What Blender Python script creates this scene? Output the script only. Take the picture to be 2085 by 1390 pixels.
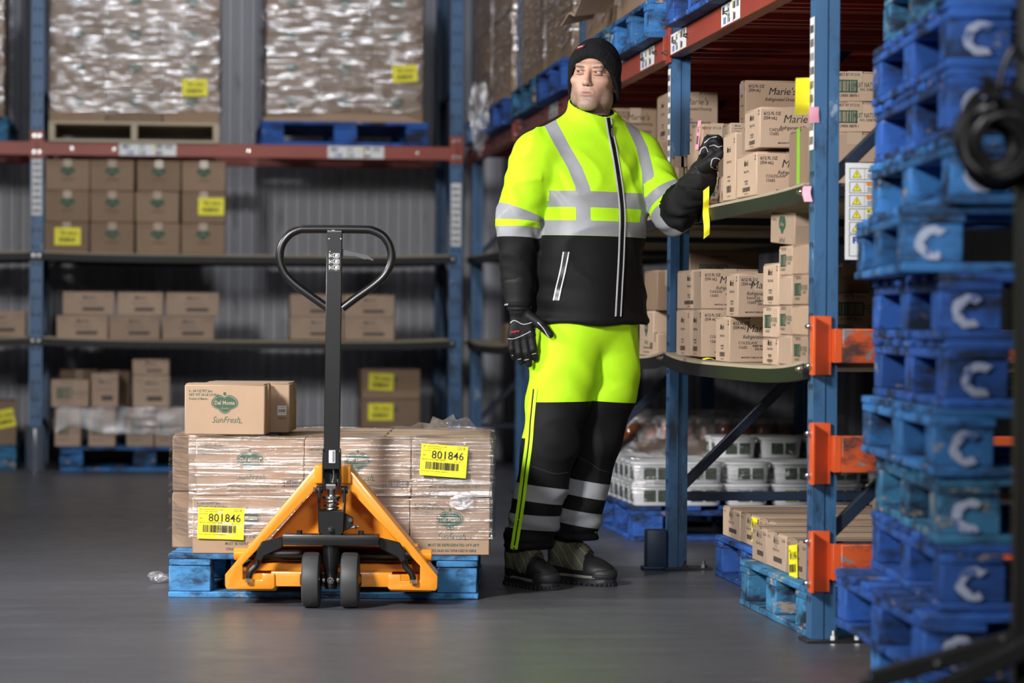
import bpy, bmesh, math, random
import numpy as np
from mathutils import Vector, Matrix
from mathutils.bvhtree import BVHTree
random.seed(7)
RNG = np.random.default_rng(7)
for o in list(bpy.data.objects): bpy.data.objects.remove(o)
SC = bpy.context.scene
COL = SC.collection
PI = math.pi
# ------------------------------------------------------------------ camera
# world axes follow the racks: +Y down the aisle, +X to the right-hand rack, metres
F = 6145.0; YAW = math.radians(6.39); PITCH = math.radians(0.364); ROLL = math.radians(0.4); CH = 0.909
CA, SA = math.cos(YAW), math.sin(YAW)
cam_d = bpy.data.cameras.new('camera'); cam = bpy.data.objects.new('camera', cam_d); COL.objects.link(cam)
cam_d.sensor_width = 36.0; cam_d.lens = F / 2085 * 36.0; cam_d.clip_end = 200
cam.matrix_world = Matrix.Translation((0, 0, CH)) @ Matrix.Rotation(-YAW, 4, 'Z') @ Matrix.Rotation(PI/2 - PITCH, 4, 'X') @ Matrix.Rotation(ROLL, 4, 'Z')
cam_d.dof.use_dof = True; cam_d.dof.focus_distance = 10.1; cam_d.dof.aperture_fstop = 2.8
SC.camera = cam
SC.view_settings.view_transform = 'Standard'; SC.view_settings.look = 'None'
SC.view_settings.gamma = 1.0; SC.view_settings.use_curve_mapping = False
SC.view_settings.exposure = -0.12
# ------------------------------------------------------------------ world and lights
W = bpy.data.worlds.new('world'); SC.world = W; W.use_nodes = True
W.node_tree.nodes['Background'].inputs[0].default_value = (0.55, 0.6, 0.72, 1)
W.node_tree.nodes['Background'].inputs[1].default_value = 0.010
def area(name, loc, target, sx, sy, power, col=(1, 1, 1), spread=180):
    d = bpy.data.lights.new(name, 'AREA'); d.shape = 'RECTANGLE'; d.size = sx; d.size_y = sy
    d.energy = power; d.color = col; d.spread = math.radians(spread)
    o = bpy.data.objects.new(name, d); COL.objects.link(o); o.location = loc
    o.rotation_euler = (Vector(target) - Vector(loc)).to_track_quat('-Z', 'Y').to_euler()
    return o
area('key_softbox', (-2.5, 4.9, 3.2), (1.0, 10.4, 0.9), 0.8, 0.8, 175, (1, .98, .96), 95)
area('fill_softbox', (0.9, 2.6, 3.0), (1.2, 10.0, 1.1), 0.8, 0.8, 40, (1, .98, .96), 100)
area('side_softbox', (-3.4, 9.6, 2.8), (1.3, 10.4, 0.9), 0.7, 0.7, 48, (1, .98, .96), 80)
for yy in (10.5, 15.6):
    area('high_bay_lamp', (-0.6, yy, 6.4), (-0.6, yy, 0), 1.2, 0.4, 36, (.86, .91, 1))
area('aisle_strobe', (0.4, 14.2, 4.4), (0.0, 18.3, 1.9), 0.4, 0.4, 34, (.95, .97, 1), 120)
# ------------------------------------------------------------------ image -> place (each with a known plane)
def _k(px, py): return (px - 0.007 * (695 - py) - 1042.5) / F
def hor(px): return 656 + 0.007 * (px - 1042.5)
def XW(px, Y, py=695): k = _k(px, py); return (CA * k + SA) * Y / (CA - SA * k)
def YW(px, X, py=695): k = _k(px, py); return (CA - SA * k) * X / (CA * k + SA)
def DEP(X, Y): return SA * X + CA * Y
def ZW(px, py, X, Y): return CH - (py - hor(px)) * DEP(X, Y) / F
def CP(xc, zc, z=0.0): return Vector((CA * xc + SA * zc, -SA * xc + CA * zc, z))
# ------------------------------------------------------------------ object helpers
def obj(name, mesh, mat=None, parent=None, loc=(0, 0, 0), rot=(0, 0, 0)):
    o = bpy.data.objects.new(name, mesh); COL.objects.link(o)
    o.location = loc; o.rotation_euler = rot
    if parent is not None: o.parent = parent
    if mat is not None and mesh is not None:
        if not mesh.materials: mesh.materials.append(mat)
        elif mesh.materials[0] is not mat:
            o.material_slots[0].link = 'OBJECT'; o.material_slots[0].material = mat
    return o
def tag(o, label, cat, group=None, kind=None):
    o['label'] = label; o['category'] = cat
    if group: o['group'] = group
    if kind: o['kind'] = kind
    return o
def thing(name, label, cat, loc=(0, 0, 0), rotz=0.0, group=None):
    o = bpy.data.objects.new(name, None); COL.objects.link(o); o.location = loc; o.rotation_euler = (0, 0, rotz)
    o.empty_display_size = .05
    return tag(o, label, cat, group)
def struct(name, mesh, mat):
    o = obj(name, mesh, mat); o['kind'] = 'structure'; return o
class MB:
    def __init__(s): s.v = []; s.f = []
    def add(s, vs, fs):
        n = len(s.v); s.v += [tuple(p) for p in vs]; s.f += [tuple(i + n for i in q) for q in fs]; return s
    def box(s, x0, y0, z0, x1, y1, z1):
        return s.add([(x0,y0,z0),(x1,y0,z0),(x1,y1,z0),(x0,y1,z0),(x0,y0,z1),(x1,y0,z1),(x1,y1,z1),(x0,y1,z1)],
                     [(0,3,2,1),(4,5,6,7),(0,1,5,4),(1,2,6,5),(2,3,7,6),(3,0,4,7)])
    def bar(s, a, b, w, h, up=(0, 0, 1)):
        a = Vector(a); b = Vector(b); d = (b - a).normalized(); u = Vector(up)
        if abs(d.dot(u)) > .98: u = Vector((0, 1, 0))
        r = d.cross(u).normalized() * (w / 2); u = r.cross(d).normalized() * (h / 2)
        return s.add([a-r-u, a+r-u, a+r+u, a-r+u, b-r-u, b+r-u, b+r+u, b-r+u],
                     [(0,3,2,1),(4,5,6,7),(0,1,5,4),(1,2,6,5),(2,3,7,6),(3,0,4,7)][::1])
    def cyl(s, a, b, r0, r1=None, n=14):
        return s.tube([a, b], [r0, r0 if r1 is None else r1], n)
    def tube(s, path, r, n=10, closed=False, caps=True):
        P = [Vector(p) for p in path]; m = len(P)
        R = list(r) if isinstance(r, (list, tuple)) else [r] * m
        def tan(i):
            if closed: return (P[(i + 1) % m] - P[i - 1]).normalized()
            return (P[min(i + 1, m - 1)] - P[max(i - 1, 0)]).normalized()
        t = tan(0); u = t.orthogonal().normalized(); vs = []
        for i in range(m):
            t = tan(i); u = (u - t * u.dot(t)).normalized(); w = t.cross(u)
            for j in range(n):
                a = 2 * PI * j / n; vs.append(P[i] + (u * math.cos(a) + w * math.sin(a)) * R[i])
        fs = []
        for i in range(m if closed else m - 1):
            i2 = (i + 1) % m
            for j in range(n):
                j2 = (j + 1) % n; fs.append((i*n+j, i*n+j2, i2*n+j2, i2*n+j))
        if caps and not closed:
            fs.append(tuple(range(n))[::-1]); fs.append(tuple((m-1)*n + j for j in range(n)))
        return s.add(vs, fs)
    def prism(s, poly, a, b, ax='y'):
        n = len(poly)
        def P(u, v, t): return {'y': (u, t, v), 'x': (t, u, v), 'z': (u, v, t)}[ax]
        vs = [P(u, v, a) for u, v in poly] + [P(u, v, b) for u, v in poly]
        fs = [tuple(range(n)), tuple(range(2*n-1, n-1, -1))] + [(i, i+n, (i+1) % n + n, (i+1) % n) for i in range(n)]
        return s.add(vs, fs)
    def lathe(s, prof, n=20, c=(0, 0, 0), ax='z'):
        vs = []
        for r, z in prof:
            for j in range(n):
                a = 2*PI*j/n; p = (r*math.cos(a), r*math.sin(a), z)
                if ax == 'x': p = (z, p[0], p[1])
                if ax == 'y': p = (p[0], z, p[1])
                vs.append((p[0]+c[0], p[1]+c[1], p[2]+c[2]))
        m = len(prof); fs = [(i*n+j, i*n+(j+1) % n, (i+1)*n+(j+1) % n, (i+1)*n+j) for i in range(m-1) for j in range(n)]
        fs += [tuple(range(n))[::-1], tuple((m-1)*n + j for j in range(n))]
        return s.add(vs, fs)
    def mesh(s, name='mesh', bevel=0.0, seg=1, smooth=True, angle=38, fix=True):
        me = bpy.data.meshes.new(name); me.from_pydata(s.v, [], s.f)
        if bevel or fix:
            bm = bmesh.new(); bm.from_mesh(me)
            if fix: bmesh.ops.recalc_face_normals(bm, faces=bm.faces[:])
            if bevel:
                es = [e for e in bm.edges if len(e.link_faces) == 2 and e.calc_face_angle(0) > .5]
                bmesh.ops.bevel(bm, geom=es, offset=bevel, segments=seg, affect='EDGES', profile=.5, clamp_overlap=True)
            bm.to_mesh(me); bm.free()
        if smooth: me.shade_smooth(); me.set_sharp_from_angle(angle=math.radians(angle))
        return me
_mc = {}
def cached(key, fn):
    if key not in _mc: _mc[key] = fn()
    return _mc[key]
def box_mesh(sx, sy, sz, bev=.003):      # centred in x and y, base at z = 0
    return cached(('box', round(sx,4), round(sy,4), round(sz,4), bev), lambda: MB().box(-sx/2,-sy/2,0,sx/2,sy/2,sz).mesh('box', bev))
def spline(pts, n=8, closed=False):
    P = [Vector(p) for p in pts]; m = len(P); out = []
    for i in range(m if closed else m - 1):
        p0, p1, p2, p3 = (P[(i-1) % m], P[i], P[(i+1) % m], P[(i+2) % m]) if closed else (P[max(i-1,0)], P[i], P[i+1], P[min(i+2,m-1)])
        for j in range(n):
            t = j / n
            out.append(.5 * ((2*p1) + (p2-p0)*t + (2*p0-5*p1+4*p2-p3)*t*t + (3*p1-p0-3*p2+p3)*t**3))
    if not closed: out.append(P[-1])
    return out
# ------------------------------------------------------------------ materials
def newmat(name):
    m = bpy.data.materials.new(name); m.use_nodes = True; nt = m.node_tree
    return m, nt, nt.nodes['Principled BSDF']
def N(nt, t, **kw):
    n = nt.nodes.new(t)
    for k, v in kw.items():
        if isinstance(k, str) and hasattr(n, k) and not k.startswith('i_'): setattr(n, k, v)
    return n
def L(nt, a, b): nt.links.new(a, b)
def coords(nt, scale=(1, 1, 1), rnd=True):
    tc = N(nt, 'ShaderNodeTexCoord'); mp = N(nt, 'ShaderNodeMapping'); mp.inputs['Scale'].default_value = scale
    if rnd:
        oi = N(nt, 'ShaderNodeObjectInfo'); mu = N(nt, 'ShaderNodeVectorMath', operation='MULTIPLY_ADD')
        cb = N(nt, 'ShaderNodeCombineXYZ')
        for i in range(3): L(nt, oi.outputs['Random'], cb.inputs[i])
        mu.inputs[1].default_value = (13.7, 29.1, 41.3); L(nt, cb.outputs[0], mu.inputs[0]); L(nt, tc.outputs['Object'], mu.inputs[2])
        L(nt, mu.outputs[0], mp.inputs['Vector'])
    else: L(nt, tc.outputs['Object'], mp.inputs['Vector'])
    return mp.outputs[0]
def noise(nt, vec, scale, detail=4, rough=.55):
    n = N(nt, 'ShaderNodeTexNoise'); n.inputs['Scale'].default_value = scale; n.inputs['Detail'].default_value = detail
    n.inputs['Roughness'].default_value = rough; L(nt, vec, n.inputs['Vector']); return n.outputs['Fac']
def ramp(nt, fac, a, b, ca=(0,0,0,1), cb=(1,1,1,1)):
    r = N(nt, 'ShaderNodeValToRGB'); r.color_ramp.elements[0].position = a; r.color_ramp.elements[1].position = b
    r.color_ramp.elements[0].color = ca; r.color_ramp.elements[1].color = cb; L(nt, fac, r.inputs[0]); return r.outputs[0]
def mixc(nt, fac, a, b, blend='MIX'):
    m = N(nt, 'ShaderNodeMix', data_type='RGBA', blend_type=blend)
    for sock, v in ((m.inputs[0], fac), (m.inputs[6], a), (m.inputs[7], b)):
        if hasattr(v, 'is_output') or hasattr(v, 'links'): L(nt, v, sock)
        else: sock.default_value = v if not isinstance(v, tuple) else (v + (1,))[:4]
    return m.outputs[2]
def bump(nt, bs, h, strength, dist=.002):
    b = N(nt, 'ShaderNodeBump'); b.inputs['Strength'].default_value = strength; b.inputs['Distance'].default_value = dist
    L(nt, h, b.inputs['Height']); L(nt, b.outputs[0], bs.inputs['Normal']); return b
def mat(name, col, rough=.5, metal=0, var=.12, vscale=9, stretch=(1,1,1), bmp=0, bscale=120, wear=None, wear2=None, ovar=0, coat=0, spec=None, sheen=0):
    """plain painted / paper / cloth surface: base colour with grain, optional wear patches of another colour"""
    m, nt, bs = newmat(name); vec = coords(nt, stretch)
    c = mixc(nt, noise(nt, vec, vscale), tuple(x*(1-var) for x in col), tuple(min(1, x*(1+var)) for x in col))
    if ovar:
        oi = N(nt, 'ShaderNodeObjectInfo'); c = mixc(nt, 1.0, c, ramp(nt, oi.outputs['Random'], 0, 1, (1-ovar,)*3+(1,), (1+ovar,)*3+(1,)), 'MULTIPLY')
    for wr in (wear, wear2):
        if wr:
            wc, amt, sc = wr[:3]; st = wr[3] if len(wr) > 3 else .06
            f = ramp(nt, noise(nt, vec, sc, 8, .68), 1-amt, 1-amt+st); c = mixc(nt, f, c, wc)
    L(nt, c, bs.inputs['Base Color']); bs.inputs['Roughness'].default_value = rough; bs.inputs['Metallic'].default_value = metal
    if coat: bs.inputs['Coat Weight'].default_value = coat
    if spec is not None: bs.inputs['Specular IOR Level'].default_value = spec
    if sheen: bs.inputs['Sheen Weight'].default_value = sheen
    if bmp: bump(nt, bs, noise(nt, vec, bscale, 5), bmp)
    return m
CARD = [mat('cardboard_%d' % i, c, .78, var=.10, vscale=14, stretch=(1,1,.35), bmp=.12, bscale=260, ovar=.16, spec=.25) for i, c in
        enumerate([(.36,.25,.17), (.41,.295,.215), (.28,.19,.125)])]  # last, darker tone puts shade into the colour of cartons deep in the racks
TAPE = mat('packing_tape', (.43,.33,.24), .14, var=.08, spec=.6)
GREEN = mat('green_ink', (.018,.085,.05), .6, var=.1)
BLACKINK = mat('black_ink', (.012,.012,.013), .55, var=.05)
BROWNINK = mat('faint_brown_ink', (.07,.05,.04), .6, var=.1)
YELLOW = mat('yellow_label_paper', (.93,.83,.02), .5, var=.05, bmp=.05, bscale=30)
WHITE = mat('white_paper', (.78,.79,.80), .5, var=.05)
PINK = mat('pink_tag_paper', (.80,.36,.47), .6, var=.12)
RED_INK = mat('red_ink', (.62,.02,.03), .5, var=.05)
BLUE_INK = mat('blue_ink', (.01,.07,.42), .5, var=.05)
ORANGE_INK = mat('orange_ink', (.9,.28,.02), .5, var=.05)
PBLUE = [mat('pallet_blue_%d' % i, c, .72, var=.28, vscale=7, stretch=(1,1,2), bmp=.35, bscale=70, wear=((.012,.02,.04),.54,6,.16), wear2=((.33,.27,.20),a,9,.05), ovar=.28, spec=.3) for i, (c, a) in
         enumerate([((.034,.155,.40),.40), ((.024,.095,.37),.38), ((.038,.17,.32),.42), ((.06,.235,.50),.40)])]
PWHITE = mat('worn_white_stencil', (.36,.41,.55), .75, var=.35, vscale=14, wear=((.05,.1,.3),.46,16))
CREAM = mat('raw_pine_board', (.50,.42,.30), .7, var=.16, vscale=10, stretch=(.3,1,4), bmp=.2, bscale=60)
DBRACE = mat('brace_dark_blue', (.012,.022,.045), .45, var=.3, wear=((.08,.1,.13),.36,12))
RBLUE = mat('rack_blue_paint', (.040,.122,.26), .42, var=.3, vscale=8, stretch=(1,1,.4), wear=((.012,.022,.045),.48,7,.14), wear2=((.26,.33,.42),.375,16,.04), bmp=.08, bscale=60)
RRED = mat('rack_red_paint', (.30,.045,.025), .42, var=.22, vscale=6, wear=((.07,.03,.025),.36,8), bmp=.06, bscale=50)
DRED = mat('deck_red_paint', (.36,.035,.024), .45, var=.2, vscale=5)
ORANGE_B = mat('scuffed_orange_beam', (.62,.10,.025), .48, var=.2, vscale=8, stretch=(.4,1,2), wear=((.09,.04,.035),.56,6,.14), wear2=((.22,.21,.22),.42,14,.04), bmp=.1, bscale=70)
BLACKS = mat('black_shelf_steel', (.010,.010,.011), .5, var=.3, wear=((.16,.16,.16),.27,14), spec=.3)
PLY = mat('plywood_deck', (.36,.30,.21), .75, var=.2, vscale=12, stretch=(.3,1,1), bmp=.2, wear=((.2,.02,.02),.27,6))
STEEL = mat('bright_steel', (.62,.62,.6), .22, 1, var=.15, vscale=30)
DSTEEL = mat('dark_steel', (.03,.03,.034), .42, .4, var=.3, bmp=.08)
HOLE = mat('dark_hole', (.006,.006,.008), .8, var=.0)
JORANGE = mat('jack_orange_enamel', (.80,.285,.012), .33, var=.05, coat=.35, wear=((.06,.05,.045),.29,16,.02), bmp=.03, bscale=30)
JBLACK = mat('jack_black_enamel', (.005,.005,.006), .36, var=.2, coat=.06, bmp=.03, bscale=90)
RUBBER = mat('grey_polyurethane', (.045,.045,.047), .55, var=.25, vscale=20, wear=((.4,.4,.4),.27,40))
NEON = (.46, .83, .016)
def floor_mat():
    m, nt, bs = newmat('polished_concrete'); vec = coords(nt, (1,1,1), False)
    n1 = noise(nt, vec, .9, 6, .6); n2 = noise(nt, vec, 7, 8, .65)
    mp = N(nt, 'ShaderNodeMapping'); mp.inputs['Scale'].default_value = (.6, 5, 1); L(nt, vec, mp.inputs[0]); n3 = noise(nt, mp.outputs[0], 2.2, 7, .6)
    c = mixc(nt, ramp(nt, n1, .3, .7), (.074,.075,.086), (.103,.104,.117))
    c = mixc(nt, ramp(nt, n3, .52, .95), c, (.135,.135,.145)); c = mixc(nt, ramp(nt, n2, .66, .74), c, (.16,.16,.165))
    c = mixc(nt, ramp(nt, noise(nt, vec, 22, 4), .68, .72), c, (.035,.033,.03))
    L(nt, c, bs.inputs['Base Color']); L(nt, ramp(nt, n2, .3, .75, (.30,)*3+(1,), (.44,)*3+(1,)), bs.inputs['Roughness'])
    bs.inputs['Specular IOR Level'].default_value = .55
    bump(nt, bs, n2, .06, .002); return m
def wrap_mat(name, base, amp, white, stretch=(1.2,1.2,30), rough=.13, dist=.005, rr=(.42,.68)):
    """clear stretch film: see-through, with glossy pleats"""
    m, nt, bs = newmat(name); nt.nodes.remove(bs); out = nt.nodes['Material Output']
    vec = coords(nt, stretch); n = noise(nt, vec, 3.2, 7, .62)
    v2 = coords(nt, (2,2,3)); nb = noise(nt, v2, 3, 4)
    tr = N(nt, 'ShaderNodeBsdfTransparent'); tr.inputs[0].default_value = (.93,.93,.94,1)
    gl = N(nt, 'ShaderNodeBsdfGlossy'); gl.inputs['Roughness'].default_value = rough; gl.inputs[0].default_value = (.95,.95,.97,1)
    df = N(nt, 'ShaderNodeBsdfDiffuse'); df.inputs[0].default_value = (.75,.76,.8,1)
    bp = N(nt, 'ShaderNodeBump'); bp.inputs['Strength'].default_value = 1.0; bp.inputs['Distance'].default_value = dist
    L(nt, n, bp.inputs['Height'])
    b2 = N(nt, 'ShaderNodeBump'); b2.inputs['Strength'].default_value = .7; b2.inputs['Distance'].default_value = .03
    L(nt, nb, b2.inputs['Height']); L(nt, bp.outputs[0], b2.inputs['Normal']); L(nt, b2.outputs[0], gl.inputs['Normal'])
    m1 = N(nt, 'ShaderNodeMixShader'); m1.inputs[0].default_value = white; L(nt, gl.outputs[0], m1.inputs[1]); L(nt, df.outputs[0], m1.inputs[2])
    m2 = N(nt, 'ShaderNodeMixShader'); f = ramp(nt, n, rr[0], rr[1], (base,)*3+(1,), (base+amp,)*3+(1,))
    L(nt, f, m2.inputs[0]); L(nt, tr.outputs[0], m2.inputs[1]); L(nt, m1.outputs[0], m2.inputs[2]); L(nt, m2.outputs[0], out.inputs[0])
    return m
FILM = wrap_mat('stretch_film', .04, .60, .06, (.9,.9,60), .14, .0027, (.49,.65))
FILM2 = wrap_mat('stretch_film_heavy', .05, .85, .06, (2.4,2.4,24), .17, .0045, (.52,.63))
FILM3 = wrap_mat('stretch_film_loose', .16, .42, .16, (3,3,4), .16, .02)
def wall_mat():
    m, nt, bs = newmat('galvanised_panel'); vec = coords(nt, (1,1,.25), False)
    c = mixc(nt, noise(nt, vec, 3, 5), (.36,.36,.40), (.52,.52,.56)); c = mixc(nt, ramp(nt, noise(nt, vec, 14, 6), .6, .75), c, (.22,.22,.24))
    L(nt, c, bs.inputs['Base Color']); bs.inputs['Roughness'].default_value = .5; bs.inputs['Metallic'].default_value = .25; return m
# ------------------------------------------------------------------ flat print
_tg = {}
def text_geo(s, shear=0.0, bold=0.0, align='CENTER', res=2):
    k = (s, shear, bold, align, res)
    if k not in _tg:
        cu = bpy.data.curves.new('t', 'FONT'); cu.body = s; cu.size = 1; cu.shear = shear; cu.offset = bold; cu.align_x = align; cu.resolution_u = res
        cu.fill_mode = 'FRONT'
        ob = bpy.data.objects.new('t', cu); me = ob.to_mesh()
        _tg[k] = ([tuple(v.co) for v in me.vertices], [tuple(p.vertices) for p in me.polygons])
        ob.to_mesh_clear(); bpy.data.objects.remove(ob); bpy.data.curves.remove(cu)
    return _tg[k]
class PB:
    """flat print: u to the right, v up on a face; one list per ink"""
    def __init__(s): s.d = {}
    def _m(s, ink): return s.d.setdefault(ink, MB())
    def text(s, t, u, v, h, ink='k', sx=1.0, shear=0.0, bold=0.0, align='CENTER', lift=0, res=2):
        vs, fs = text_geo(t, shear, bold, align, res); h = h / .72
        s._m(ink).add([(u + x*h*sx, v + y*h, lift) for x, y, _ in vs], fs); return s
    def rect(s, u0, v0, u1, v1, ink='k', lift=0): s._m(ink).add([(u0,v0,lift),(u1,v0,lift),(u1,v1,lift),(u0,v1,lift)], [(0,1,2,3)]); return s
    def poly(s, pts, ink='k', lift=0): s._m(ink).add([(u,v,lift) for u, v in pts], [tuple(range(len(pts)))]); return s
    def frame(s, u0, v0, u1, v1, t, ink='k', lift=0):
        s.rect(u0,v0,u1,v0+t,ink,lift); s.rect(u0,v1-t,u1,v1,ink,lift); s.rect(u0,v0,u0+t,v1,ink,lift); s.rect(u1-t,v0,u1,v1,ink,lift); return s
    def ring(s, a, b, ink='k', lift=0):
        n = len(a); s._m(ink).add([(u,v,lift) for u, v in a] + [(u,v,lift) for u, v in b], [(i,(i+1) % n,(i+1) % n+n,i+n) for i in range(n)]); return s
    def barcode(s, u0, v0, u1, v1, n=24, ink='k', seed=1, lift=0):
        r = random.Random(seed); x = u0; st = (u1-u0)/n
        while x < u1 - st*.5:
            w = st*r.choice((.35,.5,.8,1.1)); s.rect(x, v0, min(u1, x+w), v1, ink, lift); x += w + st*r.choice((.3,.45,.7))
        return s
    def meshes(s, name): return {k: m.mesh(name, smooth=False, fix=False) for k, m in s.d.items()}
INK = {'k': BLACKINK, 'g': GREEN, 'b': BROWNINK, 'y': YELLOW, 'w': WHITE, 'r': RED_INK, 'B': BLUE_INK, 'o': ORANGE_INK, 't': CARD[0], 'G': PWHITE, 'p': PINK}
FACE_ROT = {'front': (PI/2, 0, 0), 'left': (PI/2, 0, -PI/2), 'right': (PI/2, 0, PI/2), 'back': (PI/2, 0, PI), 'top': (0, 0, 0)}
def put_print(meshes, parent, face, off, name='printed_text', eps=.0009):
    """off = point of the face (parent coordinates) that is (u,v)=(0,0)"""
    n = {'front': (0,-1,0), 'left': (-1,0,0), 'right': (1,0,0), 'back': (0,1,0), 'top': (0,0,1)}[face]
    for i, (ink, me) in enumerate(meshes.items()):
        o = obj(name, me, INK[ink], parent, tuple(off[j] + n[j]*(eps + .0004*i) for j in range(3)), FACE_ROT[face])
        if len(me.polygons) > 1: o['kind'] = 'stuff'
# ================================================================== the building
struct('floor', MB().box(-9, -3, -.2, 6.2, 20.2, 0).mesh('floor'), floor_mat())
def corrugated(x0, x1, z1, pitch=.074, d=.022, flip=False):
    mb = MB(); vs = []; x = x0
    while x < x1:
        for fx, fy in ((0,0), (.30,0), (.42,d), (.70,d), (.82,0)): vs.append((x + fx*pitch, -fy))
        x += pitch
    n = len(vs); V = [(a, b, 0) for a, b in vs] + [(a, b, z1) for a, b in vs] + [(vs[0][0], .1, 0), (vs[-1][0], .1, 0), (vs[0][0], .1, z1), (vs[-1][0], .1, z1)]
    mb.add(V, [(i, i+1, n+i+1, n+i) for i in range(n-1)] + [(2*n+1, 2*n, 2*n+2, 2*n+3)])
    return mb.mesh('panel', fix=False, angle=20)
wm = wall_mat()
wb = struct('wall_back', corrugated(-5.2, 6.0, 5.2), wm); wb.location = (0, 19.85, 0)
wr = struct('wall_right', corrugated(-20, 3, 5.2), mat('dark_panel', (.03,.03,.034), .6)); wr.location = (4.6, 0, 0); wr.rotation_euler = (0, 0, -PI/2)
# ================================================================== pallet racks
PW, PD = .076, .070
def post_mesh(h):
    w = PW; d = PD
    p = [(0,0),(w,0),(w,.034),(w-.004,.038),(w-.004,d),(w-.018,d),(w-.018,d-.004),(w-.008,d-.004),(w-.008,.004),(.008,.004),(.008,d-.004),(.018,d-.004),(.018,d),(.004,d),(.004,.038),(0,.034)]
    return cached(('post', h), lambda: MB().prism(p, .008, h, 'z').mesh('post'))
def perf_mesh(h):
    def mk():
        mb = MB(); z = .12
        while z < h - .05:
            for x in (.022, .054):
                mb.add([(x+a, -.0012, z+b) for a, b in ((-.006,.009),(.006,.009),(.006,.001),(.002,-.009),(-.002,-.009),(-.006,.001))], [(0,1,2,3,4,5)])
            z += .1016
        return mb.mesh('perforations', fix=False, smooth=False)
    return cached(('perf', h), mk)
def bolt_mesh():
    return cached('bolt', lambda: MB().lathe([(.0,0),(.011,0),(.011,-.003),(.0085,-.003),(.0085,-.010),(.005,-.013),(.005,-.018),(0,-.018)], 8, ax='y').mesh('bolt'))
def sag_fn(x0, x1, A):
    return lambda x: -A * (1 - abs(2*(x-x0)/(x1-x0) - 1)**4)
def sweep(x0, x1, fn, ylo, yhi, zlo, zhi, n=18):
    mb = MB(); vs = []; fs = []
    for i in range(n+1):
        x = x0 + (x1-x0)*i/n; s = fn(x); vs += [(x,ylo,zlo+s),(x,yhi,zlo+s),(x,yhi,zhi+s),(x,ylo,zhi+s)]
    for i in range(n):
        for j in range(4): fs.append((i*4+j, i*4+(j+1) % 4, i*4+4+(j+1) % 4, i*4+4+j))
    fs += [(3,2,1,0), tuple(n*4+j for j in range(4))]
    return mb.add(vs, fs).mesh('shelf_part')
def barcode_plate(kind):
    def mk():
        p = PB()
        if kind == 'beam':
            p.rect(-.17,-.036,.17,.036,'w')
            for i, (u, v) in enumerate(((-.15,.004),(.045,.006),(.105,.006))): p.barcode(u,v,u+.045,v+.024,9,'k',i,.0004)
            p.text('0-2', -.035,.008,.022,'k',.8,bold=.02,lift=.0004); p.text('116',-.035,-.03,.028,'k',.8,bold=.02,lift=.0004)
            p.rect(.03,.01,.042,.03,'y',.0004); p.barcode(-.125,-.03,-.085,-.008,9,'B',5,.0004); p.barcode(.05,-.03,.09,-.008,8,'k',6,.0004); p.frame(.045,-.033,.062,-.004,.002,'r',.0004)
        else:
            p.rect(-.030,-.19,.030,.19,'w')
            for i in range(9): p.barcode(-.024,.145-i*.04,.024,.168-i*.04,11,'b' if i % 3 else 'k',i,.0004)
        return p.meshes('printed_label')
    return cached(('plate', kind), mk)
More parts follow.
